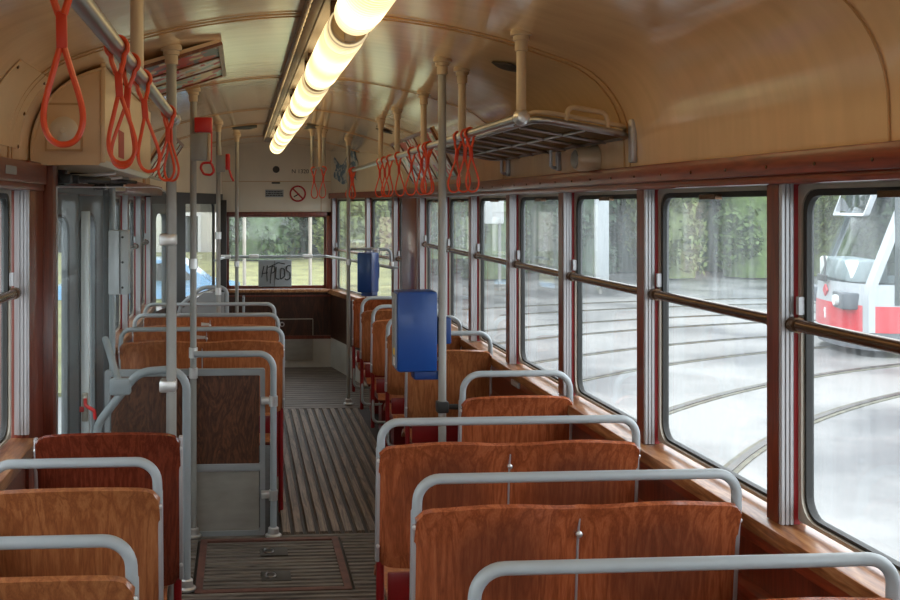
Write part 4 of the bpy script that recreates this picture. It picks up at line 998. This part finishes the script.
# ------------------------------------------------------------------ outside
GZ = -.90
def ground_mat():
    m, nt, b = newmat('wet_pale_paving'); N = nt.nodes; L = nt.links
    tc = N.new('ShaderNodeTexCoord')
    nz = N.new('ShaderNodeTexNoise'); nz.inputs['Scale'].default_value = .35; nz.inputs['Detail'].default_value = 8; nz.inputs['Roughness'].default_value = .6; L.new(tc.outputs['Object'], nz.inputs['Vector'])
    rp = N.new('ShaderNodeValToRGB'); e = rp.color_ramp.elements; e[0].position = .38; e[0].color = srgb(70, 72, 74); e[1].position = .58; e[1].color = srgb(126, 126, 124)
    L.new(nz.outputs['Fac'], rp.inputs['Fac']); L.new(rp.outputs['Color'], b.inputs['Base Color'])
    r2 = N.new('ShaderNodeMapRange'); r2.inputs['To Min'].default_value = .34; r2.inputs['To Max'].default_value = .6; L.new(nz.outputs['Fac'], r2.inputs['Value']); L.new(r2.outputs[0], b.inputs['Roughness'])
    return m
struct('ground', MB().box(-60, 80, -25, 75, GZ-.2, GZ), ground_mat(), label='wet pale paved yard outside the tram')
gm = paint('mown_grass', srgb(116, 116, 74), .8, var=.35, scale=3)
LZ0 = .12
struct('lawn', MB().sheet(lambda u_, v_: (-9+u_*(9+.150*(13.5+18*v_)), 13.5+18*v_, GZ+.02+(LZ0-GZ)*(lambda q: q*q*(3-2*q))(min(1, v_/.66))), 6, 24, .06), gm, label='grass strip behind the tram')
# curved tram tracks
railm = paint('wet_rail_steel', srgb(58, 55, 52), .4, metal=.4, var=.15); gro = paint('rail_groove_grass', srgb(92, 90, 76), .8, var=.4, scale=6)
CX, CY = 16.5, -.3
def arc(r, a0, a1, w, z, n=90):
    mb = MB(); 
    for k in range(n):
        pass
    f = lambda u_, v_: (CX-(r-w/2+w*v_)*cos(R(a0+(a1-a0)*u_)), CY+(r-w/2+w*v_)*sin(R(a0+(a1-a0)*u_)), z)
    return mb.sheet(f, n, 1, .02)
tracks = []
for k, (r, lab) in enumerate(((15.95, 'nearest curved tram track in the yard'), (19.3, 'second curved tram track in the yard'), (22.6, 'third curved tram track in the yard'), (26.0, 'farthest curved tram track in the yard'))):
    t = thing('tram_track', lab, 'track', (CX-r, CY, GZ), 'curved tram tracks in the yard')
    A0 = math.degrees(math.acos(min(1, (CX-(2.6 if k < 3 else 6.0))/(r-.8))))
    for q in (-.72, .72):
        obj('rail', arc(r+q, A0, 118, .07, GZ+.012), railm, t); obj('rail_bed', arc(r+q, A0, 118, .17, GZ+.002), gro, t)
# hedge and trees: separate crowns with leaf masses
leafm = []
for i, c in enumerate(((62, 84, 44), (84, 104, 52), (48, 70, 44), (104, 116, 64))): leafm.append(paint('hedge_leaves_%d' % i, srgb(*c), .6, var=.35, scale=5))
trunkm = paint('tree_bark', srgb(84, 70, 56), .8, var=.2)
def crown_mesh(seed, n, rad, rz, size):
    rnd = random.Random(seed); mb = MB()
    cl = [(rnd.uniform(0, 2*pi), rad*.74*(rnd.random()**.35), rnd.uniform(-.9, .85)*rz, rnd.uniform(.4, .7)) for _ in range(34)]
    while len(mb.f) < n:
        an, q, cz, cr = rnd.choice(cl)
        d = Vector((rnd.gauss(0, 1), rnd.gauss(0, 1), rnd.gauss(0, 1))).normalized()*cr*(rnd.random()**.35)
        p = Vector((q*cos(an)+d.x, q*sin(an)+d.y, cz+d.z*1.3))
        if p.x*p.x+p.y*p.y > (rad-size)**2 or p.z < -2.85: continue
        a = Vector((rnd.gauss(0, 1), rnd.gauss(0, 1), rnd.gauss(0, 1))).normalized(); b = a.orthogonal().normalized()
        s = size*rnd.uniform(.6, 1.0)
        mb.add([p-a*s, p-b*s*.5, p+a*s, p+b*s*.5], [(0, 1, 2, 3)])
    core = [Vector((rad*.64*sqrt(max(0, 1-max(0, h/(rz*1.02))**3))*cos(a*pi/8)*(1+.05*sin(5*a+3*h)), rad*.64*sqrt(max(0, 1-max(0, h/(rz*1.02))**3))*sin(a*pi/8)*(1+.05*sin(5*a+3*h)), h)) for h in [rz*(-1+2*k/12) for k in range(13)] for a in range(16)]
    mb.add(core, [(i*16+a, i*16+(a+1) % 16, (i+1)*16+(a+1) % 16, (i+1)*16+a) for i in range(12) for a in range(16)])
    return mb
protos = []
for i in range(4):
    t = thing('hedge_tree', 'tree', 'tree', (0, 0, 0))
    obj('crown', crown_mesh(i+5, 7000, 1.55, 3.0, .17), leafm[i], t)
    mb = MB()
    for a in range(5): mb.tube([(0, 0, -3.04), (.2*cos(a*1.3), .2*sin(a*1.3), -1.5), (.7*cos(a*1.3), .7*sin(a*1.3), 1.4)], [.16, .1, .03], 7)
    obj('trunk', mb, trunkm, t); protos.append(t)
spots = []
rnd = random.Random(11)
for k in range(14): spots.append((5.4+k*3.12, 34.0, .99))
for k in range(12): spots.append((7.5+k*3.413, 37.2, 1.0))
for k in range(3): spots.append((.45+k*2.5, 27.0+.1*k, .79))
for k in range(2): spots.append((1.75+k*2.7, 29.6, .79))
for k in range(4): spots.append((-5.0, 4.2+k*3.1, .9))
for k, (x, y, s) in enumerate(spots):
    o = protos[k] if k < 4 else copy_tree(protos[rnd.randrange(4)])
    rear = x < 12 and y < 31; o.location = (x, y, (LZ0+.05 if rear else GZ)+3.05*s); o.scale = (s, s, s); o.rotation_euler = (0, 0, rnd.uniform(0, 6))
    if x < -4: o['label'] = 'leafy green tree close beyond the left doors and windows'; o['group'] = 'trees beyond the left doors'; continue
    o['label'] = 'leafy green tree of the hedge behind the lawn, seen through the rear windows' if rear else 'leafy green tree of the hedge beyond the yard, seen through the right windows'
    o['group'] = 'trees beyond the rear windows' if rear else 'trees beyond the right windows'
# things in the yard
t = thing('white_pillar', 'tall white banner board seen through a wet right window', 'board', (10.3, 28, GZ))
obj('board_panel', MB().box(10.1, 10.5, 28, 28.12, GZ+.2, GZ+4.6, .02), M['cabinet'], t)
obj('board_post', MB().box(10.25, 10.35, 28.12, 28.2, GZ, GZ+4.0), M['pole'], t)
t = thing('notice_board', 'white notice board on posts far beyond the right windows', 'board', (7.2, 29, GZ))
obj('board_panel', MB().box(6.7, 7.7, 29, 29.08, GZ+2.0, GZ+3.3, .02), M['white'], t)
for x in (6.8, 7.6): obj('board_post', MB().box(x-.04, x+.04, 29.08, 29.16, GZ, GZ+3.2), M['pole'], t)
for k, x in enumerate((.03, .86)):
    t = thing('fence_post', ('grey upright post close behind the rear window, left one', 'grey upright post close behind the rear window, right one')[k], 'post', (x, 12.6, GZ), 'posts behind the rear window')
    obj('post_shaft', MB().tube([(x, 12.6, GZ), (x, 12.6, 2.4)], .022, 10), M['frame'], t); obj('post_cap', MB().lathe([(.032, 0), (.032, .03), (.01, .05)], (x, 12.6, 2.4), 'Z', 10), M['pole'], t)
# pale house and a parked car on the rear left
hm = paint('pale_render', srgb(226, 222, 212), .7, var=.05, scale=1); roofm = paint('red_roof_tile', srgb(150, 78, 58), .7, var=.15)
t = thing('house', 'pale rendered house with red roof beyond the left rear windows', 'building', (-9.5, 33, GZ))
obj('house_wall', MB().box(-14, -.95, 32, 38, GZ, 2.4), hm, t)
obj('roof', MB().prism([(-14.4, 2.4), (-.75, 2.4), (-3, 4.8), (-12, 4.8)], lambda p: (p[0], 31.6, p[1]), lambda p: (p[0], 38.4, p[1])), roofm, t)
for x in (-12.6, -10.4, -8.2, -6.0, -3.9, -1.9):
    f = obj('house_window', MB().ring(rrect(x-.6, x+.6, -.1, 1.4, .01, 1), rrect(x-.5, x+.5, 0, 1.3, .01, 1), lambda p: (p[0], 31.92, p[1]), lambda p: (p[0], 32.0, p[1])), M['white'], t)
    obj('window_pane', MB().box(x-.5, x+.5, 31.96, 31.98, 0, 1.3), M['dark'], f)
t = thing('house', 'pale pinkish block beside the track, seen through the left rear windows', 'building', (-9, 22, GZ))
hm2 = paint('pinkish_render', srgb(196, 164, 146), .7, var=.06, scale=1)
obj('house_wall', MB().box(-14, -7.5, 16.5, 28, GZ, 5.2), hm2, t)
for y in (18, 20.5, 23, 25.5):
    f = obj('house_window', MB().box(-7.52, -7.44, y-.6, y+.6, .6, 2.2), M['white'], t); obj('window_pane', MB().box(-7.44, -7.42, y-.5, y+.5, .7, 2.1), M['dark'], f)
obj('roof_edge', MB().box(-14.3, -7.2, 16.2, 28.3, 5.2, 5.5), roofm, t)
carb = paint('light_blue_car_paint', srgb(120, 165, 205), .25, coat=.6, var=.03)
t = thing('car', 'light blue parked car seen through the rear left window', 'car', (-1.6, 21, GZ))
pr = [(-2.0, .35), (-2.02, .75), (-1.75, .92), (-1.2, .98), (-.6, 1.42), (.75, 1.45), (1.35, 1.0), (1.95, .88), (2.02, .40), (1.5, .30), (-1.5, .30)]
cy = 21.0; cxx = -2.0
Cq = lambda p, w_: (cxx+p[0], cy+w_, GZ+p[1])
obj('car_body', MB().prism(pr, lambda p: Cq(p, -.8 if p[1] < 1 else -.66), lambda p: Cq(p, .8 if p[1] < 1 else .66)), carb, t)
obj('side_window', MB().prism([(-1.0, 1.02), (-.55, 1.36), (.65, 1.38), (1.1, 1.04)], lambda p: Cq(p, -.815+.12*(p[1]-1)/.4), lambda p: Cq(p, -.79+.12*(p[1]-1)/.4)), M['dark'], t)
for x in (-1.25, 1.25):
    for w_ in (-.72, .72):
        wh = obj('wheel', MB().lathe([(.2, -.09), (.31, -.09), (.31, .09), (.2, .09)], (cxx+x, cy+w_, GZ+.31), 'Y', 20), M['rubber'], t)
        obj('hub_cap', MB().lathe([(.19, -.1), (.19, .1)], (cxx+x, cy+w_, GZ+.31), 'Y', 16), M['chrome'], wh)
# modern low-floor tram at the right
TW = paint('tram_white_paint', srgb(176, 179, 183), .3, coat=.4, var=.02); TR = paint('tram_red_paint', srgb(206, 28, 44), .3, coat=.4, var=.03)
TG = paint('tram_tinted_glass', srgb(52, 60, 62), .08, coat=1.0, var=.25, scale=1.2); TD = paint('tram_dark_skirt', srgb(88, 92, 98), .5)
t = thing('modern_tram', 'modern white tram with red band and raked windscreen seen through the right window', 'tram', (12.2, 16.6, GZ))
Mt = Matrix.Translation((10.35, 17.2, GZ)) @ Matrix.Rotation(R(-104), 4, 'Z')
# local frame: front face looks along -Y, x to the right side, length along +Y
def TB(x0, x1, y0, y1, z0, z1, b=.02): return MB().box(x0, x1, y0, y1, z0, z1, b, Mt)
tp = lambda x, y, z: tuple(Mt @ Vector((x, y, z)))
W2 = 1.2
def nose(z):                                             # how far the raked face stands back at height z
    return .0 if z < 1.1 else (z-1.1)*.36
def band(z0, z1, mat, name, off=0.0, inset=0.0, parent=t, rear=9.0):
    f = lambda u_, v_: None
    mb = MB(); n_ = 14
    def ring_(z):
        y0 = nose(z)-off; pts = []
        for k in range(n_+1):
            x = -W2-off*.5+inset+(2*W2+off-2*inset)*k/n_; pts.append((x, y0+.42*(abs(x)/W2)**2.6, z))
        return pts
    a = ring_(z0); c = ring_(z1)
    ra = [(W2+off*.5-inset, rear, z0), (-W2-off*.5+inset, rear, z0)]; rc = [(W2+off*.5-inset, rear, z1), (-W2-off*.5+inset, rear, z1)]
    lo = [tp(*p) for p in a+ra]; hi = [tp(*p) for p in c+rc]; m_ = len(lo)
    mb.add(lo+hi, [(i, (i+1) % m_, m_+(i+1) % m_, m_+i) for i in range(m_)]+[tuple(range(m_-1, -1, -1)), tuple(range(m_, 2*m_))])
    return obj(name, mb, mat, parent)
band(.12, .42, TD, 'skirt', -.03)
band(.42, .86, TR, 'red_band')
band(.86, 1.22, TW, 'white_band')
band(1.22, 2.86, glass('tram_screen_glass', (.62, .68, .70, 1), .03), 'windscreen', -.02)
obj('driver_bulkhead', MB().box(-1.1, 1.1, 1.9, 2.0, 1.22, 2.86, 0, Mt), TD, t)
obj('side_glass', MB().box(W2-.01, W2+.012, .75, 8.9, .88, 2.86, .004, Mt), TG, t)
band(2.86, 3.35, TW, 'roof_cowl')
for sx in (-1, 1):
    mb = MB(); pts = []
    for k in range(13):
        z = .42+(2.9-.42)*k/12; pts.append((sx*(W2-.05), nose(z)+.36, z))
    vs = []
    for (x, y, z) in pts:
        for dx, dy in ((-.07, -.06), (.06, -.01), (.06, .09), (-.07, .02)): vs.append(tp(x+dx*sx, y+dy, z))
    fs = []
    for k in range(12):
        for q in range(4): fs.append((k*4+q, k*4+(q+1) % 4, (k+1)*4+(q+1) % 4, (k+1)*4+q))
    fs += [(0, 3, 2, 1), (48, 49, 50, 51)]
    obj('white_pillar', mb.add(vs, fs), TW, t)
for x in (-.72, .72):
    h_ = obj('headlight_housing', MB().box(x-.27, x+.27, .02, .3, .78, 1.06, .03, Mt), TD, t)
    obj('headlight', MB().lathe([(.09, -.03), (.09, .06)], (0, 0, 0), (Mt.to_3x3() @ Vector((1, 0, 0)), Mt.to_3x3() @ Vector((0, 0, 1)), Mt.to_3x3() @ Vector((0, -1, 0))), 16), M['white'], h_)
    h_.children[0].location = tp(x, 0.02, .92)
obj('destination_display', MB().box(-.72, .72, nose(2.6)-.01, nose(2.6)+.12, 2.42, 2.74, .02, Mt), TG, t)
obj('display_frame', MB().ring(rrect(-.78, .78, 2.36, 2.80, .05, 3), rrect(-.73, .73, 2.41, 2.75, .04, 3), lambda p: tp(p[0], nose(p[1])-.04, p[1]), lambda p: tp(p[0], nose(p[1])+.05, p[1])), TW, t)
obj('wiper', MB().tube([tp(.25, -.05, 1.28), tp(-.15, nose(1.55)-.06, 1.5), tp(-.45, nose(1.75)-.06, 1.62)], .022, 6).box(-.1, .3, -.06, .0, 1.2, 1.32, .02, Mt), M['black'], t)
obj('dashboard', MB().box(-.9, .8, .22, .8, 1.225, 1.60, .05, Mt), M['white'], t)
# emblem and the digit under it
em = MB()
for (a0, b0) in ((0, .10), (-.055, .045), (.055, .045), (0, -.01)):
    em.prism([(a0, b0+.05), (a0+.05, b0), (a0, b0-.05), (a0-.05, b0)], lambda p: tp(p[0]+.16, -.012, 1.0+p[1]), lambda p: tp(p[0]+.16, .02, 1.0+p[1]))
obj('red_emblem', em, TR, t)
obj('white_digit', MB().box(.14, .18, -.012, .02, .56, .74, 0, Mt).box(.11, .145, -.012, .02, .67, .70, 0, Mt), M['white'], t)
sl = obj('side_line', MB().box(W2-.005, W2+.008, 1.1, 8.5, 1.92, 1.98, 0, Mt), TW, t)

# ------------------------------------------------------------------ sky and light
w = bpy.data.worlds.new('overcast_sky'); sc.world = w; w.use_nodes = True; nt = w.node_tree; N = nt.nodes; L = nt.links
bg = N['Background']; tc = N.new('ShaderNodeTexCoord'); sx = N.new('ShaderNodeSeparateXYZ'); L.new(tc.outputs['Generated'], sx.inputs[0])
rp = N.new('ShaderNodeValToRGB'); e = rp.color_ramp.elements; e[0].position = 0.0; e[0].color = (.78, .82, .86, 1); e[1].position = .9; e[1].color = (1.0, 1.03, 1.08, 1)
L.new(sx.outputs['Z'], rp.inputs['Fac']); L.new(rp.outputs['Color'], bg.inputs['Color']); bg.inputs['Strength'].default_value = SKY
# ------------------------------------------------------------------ camera
cam = bpy.data.cameras.new('camera'); co = bpy.data.objects.new('camera', cam); COL.objects.link(co)
co.location = (0, 0, EYE); co.rotation_euler = (R(90), 0, -atan2(70, 1000))
cam.sensor_width = 36; cam.lens = 40.0; cam.shift_x = (450-312)/900; cam.shift_y = (205-300)/900; cam.clip_start = .05; cam.clip_end = 300
sc.camera = co
vs_ = sc.view_settings; vs_.view_transform = 'Standard'; vs_.look = 'None'; vs_.gamma = 1; vs_.use_curve_mapping = False; vs_.exposure = EXPO
sc.cycles.max_bounces = 10; sc.cycles.transparent_max_bounces = 24; sc.cycles.diffuse_bounces = 5; sc.cycles.glossy_bounces = 4
sc.cycles.use_denoising = True; sc.cycles.sample_clamp_indirect = 6; sc.cycles.caustics_reflective = False; sc.cycles.caustics_refractive = False
